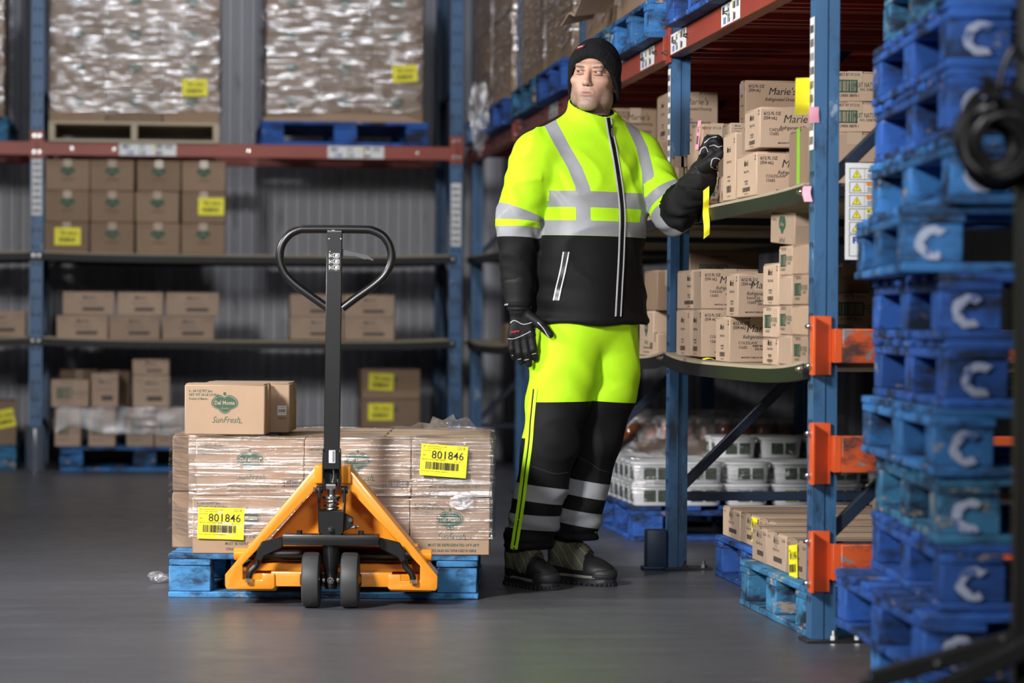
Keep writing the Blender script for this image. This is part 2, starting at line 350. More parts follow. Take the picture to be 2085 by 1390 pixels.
def rack(label, loc, rotz, posts, depth, h, beam_z, shelves, deck=False, labels=(), strip=(), sagA=(.012,.03), front_beams=True):
    R = thing('pallet_rack', label, 'rack', loc, rotz)
    for i, x in enumerate(posts):
        for y, ry in ((0, 0), (depth, PI)):
            p = obj('post', post_mesh(h), RBLUE, R, (x if ry == 0 else x + PW, y, 0), (0, 0, ry))
            q = obj('perforations', perf_mesh(h), HOLE, p); q['kind'] = 'stuff'
        obj('base_plate', MB().box(x-.015,-.02,0,x+.11,.16,.009).mesh('b',.002), DSTEEL, R)
        for bx, by in ((x+.095,.06),(x+.095,.13)): obj('anchor_bolt', MB().lathe([(0,0),(.012,0),(.012,.012),(.006,.012),(.006,.026),(0,.026)],6,(bx,by,.009)).mesh('b'), STEEL, R)
        xm = x + PW/2
        zz = [.27, 1.29, 2.31]
        for a in range(3):
            obj('horizontal_brace', MB().bar((xm,.05,zz[a]),(xm,depth-.05,zz[a]),.032,.032).mesh('b',.002), DBRACE, R)
            if a < 2: obj('diagonal_brace', MB().bar((xm,.05,zz[a]+.03),(xm,depth-.05,zz[a+1]-.03),.034,.034).mesh('b',.002), DBRACE, R)
        br = obj('beam_bracket', MB().box(x-.004,-.012,beam_z-.10,x+PW+.004,-.0005,beam_z+.065).box(x+PW*.5-.002,-.028,beam_z-.09,x+PW*.5+.004,-.012,beam_z+.0).mesh('br',.0015), RRED, R)
        for bx in (.022,.054):
            for bz in (-.062,.035): obj('bolt', bolt_mesh(), STEEL, br, (x+bx,-.012,beam_z+bz))
    for i in range(len(posts)-1):
        x0, x1 = posts[i]+PW, posts[i+1]
        prof = [(-.012,beam_z-.08),(.04,beam_z-.08),(.04,beam_z-.016),(.026,beam_z-.016),(.026,beam_z),(-.012,beam_z)]
        b = obj('beam', cached(('beam',round(x1-x0,3),beam_z), lambda: MB().prism(prof, 0, x1-x0, 'x').mesh('beam',.002)), RRED, R, (x0,0,0))
        obj('beam', cached(('beamr',round(x1-x0,3),beam_z), lambda: MB().box(0,depth-.04,beam_z-.08,x1-x0,depth+.01,beam_z).mesh('beam',.002)), RRED, R, (x0,0,0))
        for bx in (.17,.42,(x1-x0)*.5,x1-x0-.5,x1-x0-.2): obj('bolt', bolt_mesh(), STEEL, b, (bx,-.012,beam_z-.04))
        for (bi, u) in labels:
            if bi == i: put_print(barcode_plate('beam'), b, 'front', (u,-.0125,beam_z-.04), 'location_label')
        if deck:
            x = x0 + .02; k = 0
            while x < x1 - .1:
                w = min(.47, x1 - x - .02)
                obj('deck_panel', MB().box(x,.045,beam_z-.03,x+w,depth-.045,beam_z-.006).box(x+.02,.05,beam_z-.05,x+.045,depth-.05,beam_z-.03).box(x+w-.045,.05,beam_z-.05,x+w-.02,depth-.05,beam_z-.03).box(x+w/2-.006,.05,beam_z-.038,x+w/2+.006,depth-.05,beam_z-.03).mesh('deck',.001), DRED, R)
                x += w + .06
        for li, zs in enumerate(shelves):
            A = sagA[li]; fn = sag_fn(posts[i], posts[i+1]+PW, A)
            lp = obj('shelf_lip', sweep(posts[i]+.04, posts[i+1]+PW-.04, fn, -.022, -.002, zs-.042, zs), BLACKS, R)
            obj('shelf_lip', sweep(posts[i]+.04, posts[i+1]+PW-.04, fn, depth+.002, depth+.02, zs-.042, zs), BLACKS, R)
            for bx in (posts[i]+.055, posts[i+1]+.02): obj('bolt', bolt_mesh(), STEEL, lp, (bx,-.022,zs-.02))
            nb = 4; w = (depth+.012)/nb
            for k in range(nb):
                obj('shelf_board', sweep(x0+.006, x1-.006, fn, -.016+k*w, -.016+(k+1)*w-.004, zs-.008, zs+.010), PLY, R)
    for (pi, zc) in strip:
        put_print(barcode_plate('strip'), R, 'front', (posts[pi]+PW/2,-.0018,zc), 'location_strip')
    return R
RX = 1.818; RY0 = 18.576
PY = [8.48, 11.0, 13.5, 16.0, 18.5]                      # camera-side face of every front post, nearest first
rposts = [RY0 - y - PW for y in PY[::-1]]
ZB, ZS1, ZS2 = 1.97, 1.31, .80
right_rack = rack('blue and red pallet rack with black shelves along the right of the aisle', (RX, RY0, 0), -PI/2, rposts, 1.07, 3.3, ZB, (ZS1, ZS2), True,
     labels=((3,.22),(3,1.25),(2,2.0),(2,.9),(1,1.6)), strip=((3,1.66),(4,1.60)), sagA=(.010,.030))
BX0 = -3.38; BY = 18.27
back_rack = rack('blue and red pallet rack against the corrugated wall at the far end', (BX0, BY, 0), 0, [0, 2.52, 5.04], 1.07, 3.6, ZB, (ZS1, ZS2), False,
     labels=((1,.62),(1,1.87)), strip=((1,1.72),(2,1.56)), sagA=(.016,.022))
# end-of-rack guard beams, foot guard and corner protectors belong to the racks
GX = 10.02
for z0, z1 in ((.800,.897),(.488,.592),(.180,.283)):
    xf = RY0 - 8.48                                       # rack-local x of the camera-side face
    g = obj('guard_beam', MB().box(xf+.004,.072,z0,xf+.056,1.0,z1).mesh('g',.003), ORANGE_B, right_rack)
    br = obj('guard_bracket', MB().box(xf+.0005,-.004,z0-.036,xf+.008,.050,z1+.036).box(xf+.0005,-.012,z0-.036,xf+.05,-.004,z1+.036).box(xf+.006,.050,z0,xf+.05,.072,z1).mesh('br',.0015), mat('bracket_orange', (.70,.10,.02), .45, var=.1, wear=((.5,.4,.35),.24,10)) if z0 > .7 else bpy.data.materials['bracket_orange'], right_rack)
    for bz in (z0-.01, z1+.006): obj('bolt', bolt_mesh(), STEEL, br, (xf+.022,-.012,bz))
x2 = RY0 - 11.0
obj('foot_guard', MB().box(x2-.06,-.082,0,x2-.002,-.004,.148).box(x2-.07,-.095,0,x2+.008,.0,.012).mesh('fg',.006,2), mat('chipped_navy_paint', (.02,.05,.11), .45, wear=((.03,.025,.025),.46,9), wear2=((.4,.42,.45),.27,14)), right_rack)
lp = [BX0+2.52+PW/2, BY-.005]
cg = obj('column_protector', MB().lathe([(.062,0),(.062,.24),(.055,.27),(.05,.27),(.05,0)], 16, (2.52+PW/2,.035,0)).mesh('cp'), mat('clear_plastic_guard', (.10,.12,.16), .15), back_rack)
# warning notice on the end frame (rack-local: facing the camera = +x side)
sg = PB(); sg.rect(-.055,-.14,.22,.137,'w')
for i in range(5):
    v = .105 - i*.0385; sg.frame(-.045,v-.016,.21,v+.017,.0014,'k',.0004); sg.rect(-.046+.045,v-.016,-.0004,v+.017,'k',.0004)
    sg.poly([(-.037,v-.010),(-.010,v-.010),(-.0235,v+.013)],'k',.0004); sg.poly([(-.0345,v-.0085),(-.0125,v-.0085),(-.0235,v+.0105)],'y',.0008); sg.rect(-.0245,v-.005,-.0225,v+.005,'k',.0012)
    sg.rect(.004,v+.006,.06,v+.015,'o' if i in (1,2) else ('y' if i > 2 else 'w'),.0008)
    sg.poly([(.008,v+.0075),(.016,v+.0075),(.012,v+.0142)],'k',.0012)
    for j in range(3): sg.rect(.006,v-.011+j*.005,.19-.02*j,v-.0095+j*.005,'b',.0008)
sg.frame(-.045,-.13,.21,-.068,.0014,'k',.0004); sg.text('FRAZIER',-.036,-.092,.018,'B',1.0,bold=.03,align='LEFT',lift=.0008)
for j, t in enumerate(('91 Fairview Ave','Long Valley, NJ','(800) 859-1342','www.frazier.com')): sg.text(t,.03,-.104-j*.0075,.005,'b',lift=.0008,align='CENTER')
sx_ = RY0 - 8.48
sgn = obj('warning_notice', MB().box(sx_-.008,.05,-.139,sx_-.004,.33,.137).mesh('sg'), WHITE, right_rack, (0,.04,1.235))
for i, (ink, me) in enumerate(sg.meshes('print').items()):
    obj('printed_text', me, INK[ink], sgn, (sx_-.0035+.0004*i, .05+.056, 0), (PI/2, 0, PI/2))['kind'] = 'stuff'
# ================================================================== pallets
def cee(seed):
    """hand-painted letter C"""
    r = random.Random(seed); p = PB(); a = []; b = []
    for i in range(15):
        t = math.radians(50 + 250*i/14); ro = .040 + r.uniform(-.003,.003); ri = .020 + r.uniform(-.003,.003)
        a.append((ro*math.cos(t), ro*.92*math.sin(t))); b.append((ri*math.cos(t), ri*math.sin(t)))
    m = p._m('G'); m.add([(u,v,0) for u, v in a] + [(u,v,0) for u, v in b], [(i,i+1,i+16,i+15) for i in range(14)])
    return p.meshes('stencil')
def bm_cache(sx, sy, sz): return box_mesh(sx, sy, sz, .0035)
def pallet(label, loc, rotz, m=0, wx=1.016, dy=1.219, group=None, stencil=False, seed=0):
    """nine-block pallet; loc = centre of the base, wx along local x"""
    r = random.Random(seed); R = thing('pallet', label, 'pallet', loc, rotz, group); M_ = PBLUE[m]
    X = wx/2; Y = dy/2; b = .14
    for y in (-Y+.07, 0, Y-.07): obj('bottom_board', bm_cache(wx,.14,.02), M_, R, (0,y,0))
    for x in (-X+.07, X-.07):
        for y in (-Y/2, Y/2): obj('bottom_board', bm_cache(.13,Y-.215,.02), M_, R, (x,y,0))
    for i, x in enumerate((-X+b/2, 0, X-b/2)):
        for j, y in enumerate((-Y+b/2, 0, Y-b/2)):
            k = obj('block', bm_cache(b-r.uniform(0,.012),b-r.uniform(0,.012),.085), M_, R, (x+r.uniform(-.003,.003),y+r.uniform(-.003,.003),.02), (0,0,r.uniform(-.03,.03)))
            if stencil and i == 0 and j == 0: put_print(cached(('cee', seed % 5), lambda: cee(seed % 5)), k, 'front', (r.uniform(-.005,.01),-b/2,.042), 'painted_letter', .002)
        obj('stringer_board', bm_cache(.135,dy,.021), M_, R, (x,0,.105))
    n = 7; g = (dy-.13)/(n-1)
    for k in range(n):
        w = .128 if k in (0, n-1, 3) else .098
        obj('deck_board', bm_cache(wx,w,.019), M_, R, (r.uniform(-.003,.003),-Y+.065+k*g,.126), (0,0,r.uniform(-.004,.004)))
    return R
PH = .145
def stringer_pallet(label, loc, rotz):
    R = thing('pallet', label, 'pallet', loc, rotz)
    for x in (-.489, 0, .489): obj('stringer', box_mesh(.038,1.2,.088,.003), CREAM, R, (x,0,.018))
    for k in range(7): obj('deck_board', box_mesh(1.016,.13,.018,.003), CREAM, R, (0,-.535+k*.178,.106))
    for y in (-.54,-.18,.18,.54): obj('bottom_board', box_mesh(1.016,.12,.018,.003), CREAM, R, (0,y,0))
    return R
# ================================================================== cartons
def logo_outline(w, h, n=4):
    """fruit-shaped plaque: two broad lobes, a dip on top and a low point"""
    R_ = [(0,.74),(.25,.95),(.6,.87),(.9,.52),(1,.12),(.92,-.22),(.68,-.46),(.46,-.58),(.34,-.80),(.14,-.97),(0,-1)]
    P = R_ + [(-a, b) for a, b in R_[-2:0:-1]]
    return [(p.x*w/2, p.y*h/2) for p in spline([(a,b,0) for a, b in P], n, True)]
def delmonte(w, h, big=True, barcode=True, foot=True):
    def mk():
        p = PB(); u0 = -w/2; k = min(1.0, w/.30)
        lw, lh = .088, .062; cx, cy = 0.012*0, h*.60
        o = [(u+cx, v+cy) for u, v in logo_outline(lw, lh)]; i_ = [(u+cx, v+cy) for u, v in logo_outline(lw*.93, lh*.91)]; f = [(u+cx, v+cy) for u, v in logo_outline(lw*.88, lh*.84)]
        p.ring(o, i_, 'g'); p.poly(f, 'g'); p.poly([(cx+.005*math.cos(a*PI/4), cy+lh*.5+.003+.006*math.sin(a*PI/4)) for a in range(8)], 'g')
        p.text('Del Monte', cx, cy-.002, .0135, 't', .82, bold=.03, lift=.0008); p.text('Quality', cx, cy-.0165, .007, 't', .9, .35, lift=.0008)
        p.text('SunFresh', cx+.004, cy-.061, .021, 'g', .86, .35, bold=-.004); p.rect(cx+.046,cy-.062,cx+.058,cy-.060,'g')
        if big:
            for j, t in enumerate(('6 - 64 OZ PET Jars','NET WT 24 LB (10.9kg)','Product of Mexico')):
                p.text(t, u0+.014, h-.028-j*.0125, .0085 if j < 2 else .0070, 'g', .84, bold=.012, align='LEFT')
            if foot: p.text('MUST BE REFRIGERATED 34\u00b0F-38\u00b0F', .012, h*.155, .0092, 'g', .86, bold=.012)
            if foot: p.text('CITRUS SALAD NSA 7307NK 8 BEST BY 030818', .008, h*.06, .0088, 'b', .62)
            if barcode:
                p.barcode(w/2-.072,h*.165,w/2-.006,h*.28,20,'b',3); p.rect(w/2-.072,h*.285,w/2-.006,h*.295,'b'); p.rect(w/2-.072,h*.155,w/2-.006,h*.162,'b')
        return p.meshes('print')
    return cached(('dm', round(w,3), round(h,3), big, barcode, foot), mk)
def maries(w, h, v=0):
    def mk():
        p = PB()
        p.text('6/12 FL OZ', -w/2+.012, h-.026, .0105, 'k', .8, bold=.015, align='LEFT'); p.text('(354 mL)', -w/2+.012, h-.040, .0105, 'k', .8, bold=.015, align='LEFT')
        p.text("Marie's", .01, h-.050, .026, 'k', .95, .24, bold=.0); p.text('Refrigerated Dressing', .01, h-.072, .0125, 'k', .8, .38)
        p.text(('COLESLAW','CAESAR','RANCH')[v], -w/2+.03, h*.40, .010, 'b', .9, align='LEFT'); p.text('15685', -w/2+.03, h*.30, .010, 'b', .9, align='LEFT')
        p.text('KEEP REFRIGERATED', w*.14, h*.34, .0075, 'k', .9, bold=.02); p.text('DO NOT FREEZE', w*.14, h*.27, .0075, 'k', .9, bold=.02)
        p.text('MANUFACTURED BY VENTURA FOODS, LLC', .01, h*.09, .0055, 'k', .85, bold=.01)
        return p.meshes('print')
    return cached(('ma', round(w,3), round(h,3), v), mk)
def maries_end(w, h):
    def mk():
        p = PB(); k = min(1.0, w/.17)
        p.text("Marie's", -.004*k, h*.72, .019*k, 'k', .9, .38, bold=.012); p.text('Refrigerated Dressing', 0, h*.56, .0095*k, 'k', .72, .38)
        for j in range(2): p.text(('CODE','007118')[j], w/2-.006, h*.88-j*.010, .0065*k, 'k', .8, bold=.02, align='RIGHT')
        p.text('KEEP REFRIGERATED', 0, h*.34, .0058*k, 'k', .75, bold=.015); p.text('DO NOT FREEZE', 0, h*.28, .0058*k, 'k', .75, bold=.015)
        p.barcode(-w*.18,h*.12,w*.18,h*.22,12,'b',4); p.text('MFD BY VENTURA FOODS', 0, h*.05, .005*k, 'k', .7)
        return p.meshes('print')
    return cached(('me', round(w,3), round(h,3)), mk)
def codebox(w, h, seed=0):
    def mk():
        p = PB(); p.frame(-w*.36,h*.30,w*.05,h*.72,.004,'g'); p.barcode(-w*.33,h*.33,w*.02,h*.69,14,'g',seed)
        p.text('FRUIT NATURALS', w*.26, h*.48, .016, 'g', .55, .1); p.text('NO. 038878', w*.26, h*.36, .009, 'g', .8); p.text('BEST BY 071218', -.02, h*.85, .009, 'k', .8); p.text('00 24000 38878 1', -w*.15, h*.16, .009, 'b', .8)
        return p.meshes('print')
    return cached(('cb', round(w,3), round(h,3), seed), mk)
def oval(w, h):
    def mk():
        p = PB(); f = logo_outline(.086,.056); p.poly([(u, v+h*.62) for u, v in f], 'g'); p.text('Del Monte', 0, h*.62-.004, .012, 't', .8, bold=.02, lift=.0008, res=1)
        p.text('SunFresh', 0, h*.62-.054, .017, 'b', .85, .35, res=1); p.text('6 - 64 OZ PET Jars', -w/2+.012, h-.026, .008, 'g', .8, align='LEFT', res=1)
        return p.meshes('print')
    return cached(('ov', round(w,3), round(h,3)), mk)
def shelf_print(w, h):
    def mk():
        p = PB(); p.text("Marie's", 0, h*.70, .021, 'b', .9, .35, bold=.01, res=1); p.text('Refrigerated Dressing', 0, h*.5, .010, 'b', .8, .35, res=1)
        p.text('6/12 FL OZ', -w/2+.012, h*.8, .009, 'b', .8, align='LEFT', res=1); p.rect(-w*.12,h*.2,w*.3,h*.34,'b'); p.text('COLESLAW', w*.38, h*.8, .009, 'b', .8, res=1)
        return p.meshes('print')
    return cached(('sp', round(w,3), round(h,3)), mk)
PRINTS = {'dm': delmonte, 'ma': maries, 'me': maries_end, 'cb': codebox, 'ov': oval, 'sp': shelf_print}
def carton(label, loc, dims, rotz=0.0, prints=None, tone=0, tape=True, group=None, seed=0, name='carton', seam=None, parent=None):
    """loc = centre of the base; prints = {face: kind}"""
    sx, sy, sz = dims; r = random.Random(seed + int(loc[0]*1000) + int(loc[2]*777)); C = CARD[tone]
    R = thing(name, label, 'box', loc, rotz, group)
    obj('body', box_mesh(sx, sy, sz-.004, .0035), C, R)
    ax = seam or ('x' if sx >= sy else 'y')
    for s in (-1, 1):
        if ax == 'x': obj('flap', box_mesh(sx-.006, sy/2-.005, .0036, .001), C, R, (0, s*(sy/4), sz-.004), (0,0,0))
        else: obj('flap', box_mesh(sx/2-.005, sy-.006, .0036, .001), C, R, (s*(sx/4), 0, sz-.004))
    if tape:
        t = .048; d = min(.06, sz*.4)
        mb = MB()
        if ax == 'x':
            mb.box(-sx/2-.0006,-t/2,sz-.0003,sx/2+.0006,t/2,sz+.0004); mb.box(-sx/2-.0008,-t/2,sz-d,-sx/2-.0001,t/2,sz); mb.box(sx/2+.0001,-t/2,sz-d,sx/2+.0008,t/2,sz)
        else:
            mb.box(-t/2,-sy/2-.0006,sz-.0003,t/2,sy/2+.0006,sz+.0004); mb.box(-t/2,-sy/2-.0008,sz-d,t/2,-sy/2-.0001,sz); mb.box(-t/2,sy/2+.0001,sz-d,t/2,sy/2+.0008,sz)
        obj('tape', cached(('tape',round(sx,4),round(sy,4),round(sz,4),ax), lambda: mb.mesh('tape', smooth=False)), TAPE, R)
    for face, kind in (prints or {}).items():
        w = sx if face in ('front','back') else sy
        if isinstance(kind, tuple): ms = PRINTS[kind[0]](w, sz, *kind[1:])
        else: ms = PRINTS[kind](w, sz)
        off = {'front': (0,-sy/2,0), 'left': (-sx/2,0,0), 'right': (sx/2,0,0), 'back': (0,sy/2,0)}[face]
        put_print(ms, R, face, off)
    return R
def label_print(kind):
    def mk():
        p = PB()
        if kind == 'big':
            w, h = .152, .103; p.text('801846', .012, .006, .0265, 'k', .97, bold=.005); p.barcode(-.058,-.030,.052,-.006,38,'k',9)
            p.text('52518', .054, .039, .010, 'k', .75); p.text('28987   DELMONTE PRODUCE   28987', -.072, .043, .0038, 'k', .9, align='LEFT'); p.text('6 PK    SF NSA CITRUS SALAD', -.072, .0365, .0038, 'k', .9, align='LEFT')
            p.text('LOCATION', -.072, .028, .005, 'k', .8, align='LEFT'); p.text('LPN', -.072, .012, .006, 'k', .8, align='LEFT'); p.text('PARTIAL  DATE CODE: 7307NK', -.072, -.0005, .005, 'k', .8, align='LEFT'); p.text('QTY   30', .045, -.003, .005, 'k', .8)
            p.text('PALLET 241867-4 (00) 7 00024000 1486485554 8', -.072, -.038, .0035, 'k', .9, align='LEFT')
        else:
            p.text('801846', .01, .006, .026, 'k', .95, bold=.0, res=1); p.barcode(-.05,-.032,.045,-.008,24,'k',9); p.text('LOCATION', -.062, .03, .007, 'k', .8, align='LEFT', res=1)
        return p.meshes('lab')
    return cached(('lp', kind), mk)
def yellow_label(parent, face, off, kind='big', tilt=0.0, w=.152, h=.103):
    r = FACE_ROT[face]; n = {'front': (0,-1,0), 'left': (-1,0,0), 'right': (1,0,0)}[face]
    def mk():
        mb = MB(); N_ = 8; vs = []; fs = []
        for i in range(N_+1):
            u = -w/2 + w*i/N_
            for v in (-h/2, h/2): vs.append((u, v, .0012*math.sin(i*1.1)+.0016))
        for i in range(N_): fs.append((2*i, 2*i+2, 2*i+3, 2*i+1))
        return mb.add(vs, fs).mesh('label', fix=False)
    o = obj('shipping_label', cached(('yl', w, h), mk), YELLOW, parent, tuple(off[j]+n[j]*.0015 for j in range(3)), r)
    o.rotation_euler = (Matrix.Rotation(r[2],3,'Z') @ Matrix.Rotation(r[0],3,'X') @ Matrix.Rotation(tilt,3,'Z')).to_euler()
    for i, (ink, me) in enumerate(label_print(kind).items()):
        obj('printed_text', me, INK[ink], o, (0,0,.0034))['kind'] = 'stuff'
    return o
# ================================================================== stretch film
def film(label, loc, rotz, outline, z0, z1, m, amp=.004, rows=26, top=0.0, seed=0, name='stretch_film', ragged=.0):
    """a tube of film around an outline (local xy, metres), slightly pleated; top > 0 folds that far in over the edge"""
    r = np.random.default_rng(seed); P = [Vector((x, y, 0)) for x, y in outline]; n = len(P); pts = []
    for i in range(n):
        a, b = P[i], P[(i+1) % n]; m_ = max(2, int((b-a).length/.05))
        for j in range(m_): pts.append(a.lerp(b, j/m_))
    c = sum(pts, Vector())/len(pts); k = len(pts); vs = []; ph = r.uniform(0, 6, 8)
    def nz(a, z): return amp*(math.sin(a*9+ph[0]+z*31)+.7*math.sin(a*23+ph[1]-z*55)+.6*math.sin(z*140+ph[2]+a*3))*.6
    R_ = list(range(rows+1))
    for q in R_:
        t = q/rows
        for i, p in enumerate(pts):
            a = 2*PI*i/k; lo = z0 + ragged*(.5+.5*math.sin(a*3+ph[3]))*(.6+.4*math.sin(a*11+ph[4])); z = lo + (z1-lo)*t
            d = (p-c).normalized(); pp = p + d*nz(a, z); vs.append((pp.x, pp.y, z + (.004*math.sin(a*17+ph[5]) if q == rows else 0)))
    if top:
        for s in (.35, 1.0):
            for i, p in enumerate(pts):
                d = (c-p).normalized(); pp = p + d*top*s*(.7+.5*math.sin(i*.9+ph[6])**2); vs.append((pp.x, pp.y, z1+.004+.006*math.sin(i*1.7+ph[7])*s))
    R2 = rows + (2 if top else 0)
    fs = [(q*k+i, q*k+(i+1) % k, (q+1)*k+(i+1) % k, (q+1)*k+i) for q in range(R2) for i in range(k)]
    me = MB().add(vs, fs).mesh('film', fix=False); me.shade_smooth()
    o = obj(name, me, m, None, loc, (0,0,rotz)); tag(o, label, 'plastic wrap'); return o
def rrect(x0, y0, x1, y1, r=.03, n=4):
    out = []
    for cx, cy, a0 in ((x1-r,y0+r,-90),(x1-r,y1-r,0),(x0+r,y1-r,90),(x0+r,y0+r,180)):
        for i in range(n+1): a = math.radians(a0+90*i/n); out.append((cx+r*math.cos(a), cy+r*math.sin(a)))
    return out
# ------------------------------------------------------------------ load on the pallet jack
JR = CP(-.6125, 9.88+.6095); JZ = -YAW
pallet('battered blue pallet lifted by the orange pallet jack', JR, JZ, 3, seed=3)
FY = -.6095
hh = .19
cols = {1: [(-.42,-.066),(-.064,.284),(.286,.546)], 0: [(-.43,-.071),(-.069,.281),(.283,.544)]}
nm = ('left', 'middle', 'right')
def inJ(x, y, z): v = Matrix.Rotation(JZ,3,'Z') @ Vector((x,y,0)); return (JR.x+v.x, JR.y+v.y, z)
jc = {}
for lay in (1, 0):
    for c, (a, b) in enumerate(cols[lay]):
        jc[lay, c] = carton('film-wrapped fruit carton facing the jack, %s of the %s layer' % (nm[c], ('bottom','top')[lay]), inJ((a+b)/2, FY+.125+(0 if lay else -.004), PH+lay*hh), (b-a,.246,hh-.001), JZ, {'front': ('dm', True, c != 2)}, 0, True, seed=c+lay*5, seam='x')
for row in range(3):
    for lay in (0, 1):
        for c, (a, b) in enumerate(((-.525,-.17),(-.168,.187),(.189,.542))):
            carton('plain wrapped carton on the jack pallet, %s layer, %s row back, %s' % (('bottom','top')[lay], ('second','third','fourth')[row], ('left','middle','right')[c]), inJ((a+b)/2, FY+.375+row*.252, PH+lay*hh), (b-a,.246,hh-.001), JZ, None, 0, lay == 1, group='inner cartons on the jack pallet', seed=row*7+c, seam='x')
yellow_label(jc[0,0], 'front', (-.085,-.132,.100), 'big', math.radians(-1.5))
wj = film('clear stretch film around the cartons on the jack pallet', JR, JZ, [(-.442,FY-.012),(-.2,FY-.014),(.1,FY-.014),(.35,FY-.013),(.552,FY-.011),(.560,FY+.1),(.556,FY+.6),(.552,FY+1.02),(.2,FY+1.03),(-.3,FY+1.03),(-.538,FY+1.02),(-.545,FY+.6),(-.540,FY+.27),(-.50,FY+.12)], PH+.055, PH+2*hh+.004, FILM, .0025, 40, .05, 4)
lb = yellow_label(wj, 'front', (.392,FY-.020,.455), 'big', math.radians(-4))
# crumpled tail of film knotted at the right, a loose scrap by the left corner
def crumple(label, loc, rad, seed, name='film_scrap', m=FILM3, sq=(1,1,1)):
    bm = bmesh.new(); bmesh.ops.create_icosphere(bm, subdivisions=4, radius=1); r = random.Random(seed)
    K = [(Vector((r.gauss(0,1),r.gauss(0,1),r.gauss(0,1)))*r.uniform(1.5,4), r.uniform(0,6)) for _ in range(14)]
    for v in bm.verts:
        d = 1 + .22*sum(abs(math.sin(k.dot(v.co)+p))-.6 for k, p in K)/2.2
        v.co = Vector((v.co.x*rad*sq[0]*d, v.co.y*rad*sq[1]*d, v.co.z*rad*sq[2]*d))
    me = bpy.data.meshes.new('scrap'); bm.to_mesh(me); bm.free(); z = min(v.co.z for v in me.vertices)
    o = obj(name, me, m, None, loc); 
    if label: tag(o, label, 'plastic scrap')
    return o, z
for p in list(bpy.data.objects): pass
s_, z_ = crumple('small crumpled scrap of clear film on the floor beside the jack pallet', (0,0,0), .032, 5, sq=(1.0,.7,.55)); p_ = CP((326-1042.5)/590, 6145/590.); s_.location = (p_.x, p_.y, -z_+.001)
k_, z_ = crumple(None, (.455,FY-.022,PH+hh-.012), .026, 8, 'film_knot', FILM3, (1.5,.25,1.0)); k_.parent = wj
# tail of film standing up at the back right corner
tl = MB(); vs = []; fs = []
for i in range(13):
    t = i/12; x = .20+.34*t; z = PH+2*hh+.004+(.045*math.sin(t*2.6)**2 if t < .8 else .02*(1-t)*5)
    vs += [(x, FY+.95-.25*t, PH+2*hh+.003), (x+.01*math.sin(i*2.1), FY+.93-.25*t+.01*math.sin(i*1.7), z+.01*math.sin(i*2.9))]
for i in range(12): fs.append((2*i,2*i+2,2*i+3,2*i+1))
obj('film_tail', tl.add(vs,fs).mesh('tail',fix=False), FILM3, wj)
def box_at(xl, xr, zc): return (xl+xr)/2
TZ = PH+2*hh
c1 = CP((-1.0726-.808)/2, 9.91+.105); c2 = CP((-1.03-.747)/2, 10.13+.17)
b1 = carton('single unwrapped fruit carton with green logo on top of the wrapped load', (c1.x,c1.y,TZ+.008), (.264,.205,.168), JZ-.02, {'front': ('dm', True, False, False)}, 0, True, seed=2, seam='x')
b2 = carton('carton with white barcode sticker and 52319, behind the unwrapped top carton', (c2.x,c2.y,TZ+.008), (.285,.33,.168), JZ, None, 0, True, seed=6, seam='x')
st = PB(); st.rect(-.015,-.016,.015,.016,'w'); st.barcode(-.012,-.006,.012,.004,16,'k',2,.0004); st.text('NO BARNETT',0,.009,.0032,'k',lift=.0004); st.text('1 34 28101 30424 7',0,-.0115,.0025,'k',lift=.0004); st.text('52319',0,-.030,.0075,'k',1,lift=.0)
put_print(st.meshes('st'), b2, 'front', (.285/2-.025,-.165,.075), 'barcode_sticker')
# ------------------------------------------------------------------ back rack: pallets, wrapped loads
def on_back(px0, px1, Y): return XW(px0,Y), XW(px1,Y)
stringer_pallet('bare pine pallet on the red beam under a film-wrapped load', (-.245, BY+.57, ZB), 0)
pallet('bright blue pallet on the far red beam, right of the pine pallet', (1.02, BY+.60, ZB), 0, 1, seed=11)
pallet('blue pallet at the left edge on the far red beam', (-1.50, BY+.60, ZB), 0, 2, seed=12)
def load(px, loc, rotz, nx, ny, nz, w, d, hc, where, seed, front_only=True, fm=FILM2, zlift=.02, prints='ov', names=''):
    tray = None
    for k in range(nz):
        for j in range(ny):
            for i in range(nx):
                if j > 0 and (rotz == 0 or i < nx-1): continue
                x = -w/2 + w*(i+.5)/nx; y = -d/2 + d*(j+.5)/ny
                v = Matrix.Rotation(rotz,3,'Z') @ Vector((x,y,0))
                carton('brown carton in film %s, %s layer up, %s' % (where, ('first','second','third','fourth','fifth')[k], (('left','middle','right')[i] if nx == 3 else ('farther','nearer')[i] + ('' if j == 0 else ', %s row in' % ('second','third')[j-1]))), (loc[0]+v.x, loc[1]+v.y, loc[2]+.001+k*hc), (w/nx-.003, d/ny-.003, hc-.001), rotz, {'front': prints} if (j == 0 and prints) else None, 2, False, group='cartons in film ' + where, seed=seed+i+7*k)
    return film('shiny stretch film around the cartons ' + where, loc, rotz, rrect(-w/2-.012,-d/2-.012,w/2+.012,d/2+.012), .05, nz*hc+.01, fm, .005, 40, 0, seed, ragged=.05)
wl = load(None, (-.245, BY+.57, ZB+.124), 0, 3, 2, 5, 1.02, 1.04, .2, 'on the pine pallet', 2)
yellow_label(wl, 'front', (.36,-.545,.215), 'small', .03)
wl2 = load(None, (1.02, BY+.60, ZB+PH), 0, 3, 2, 5, .96, 1.04, .2, 'on the far blue pallet', 5)
yellow_label(wl2, 'front', (.365,-.545,.30), 'small', .08)
load(None, (-1.50, BY+.60, ZB+PH), 0, 3, 2, 5, .96, 1.04, .2, 'at the far left edge', 8)
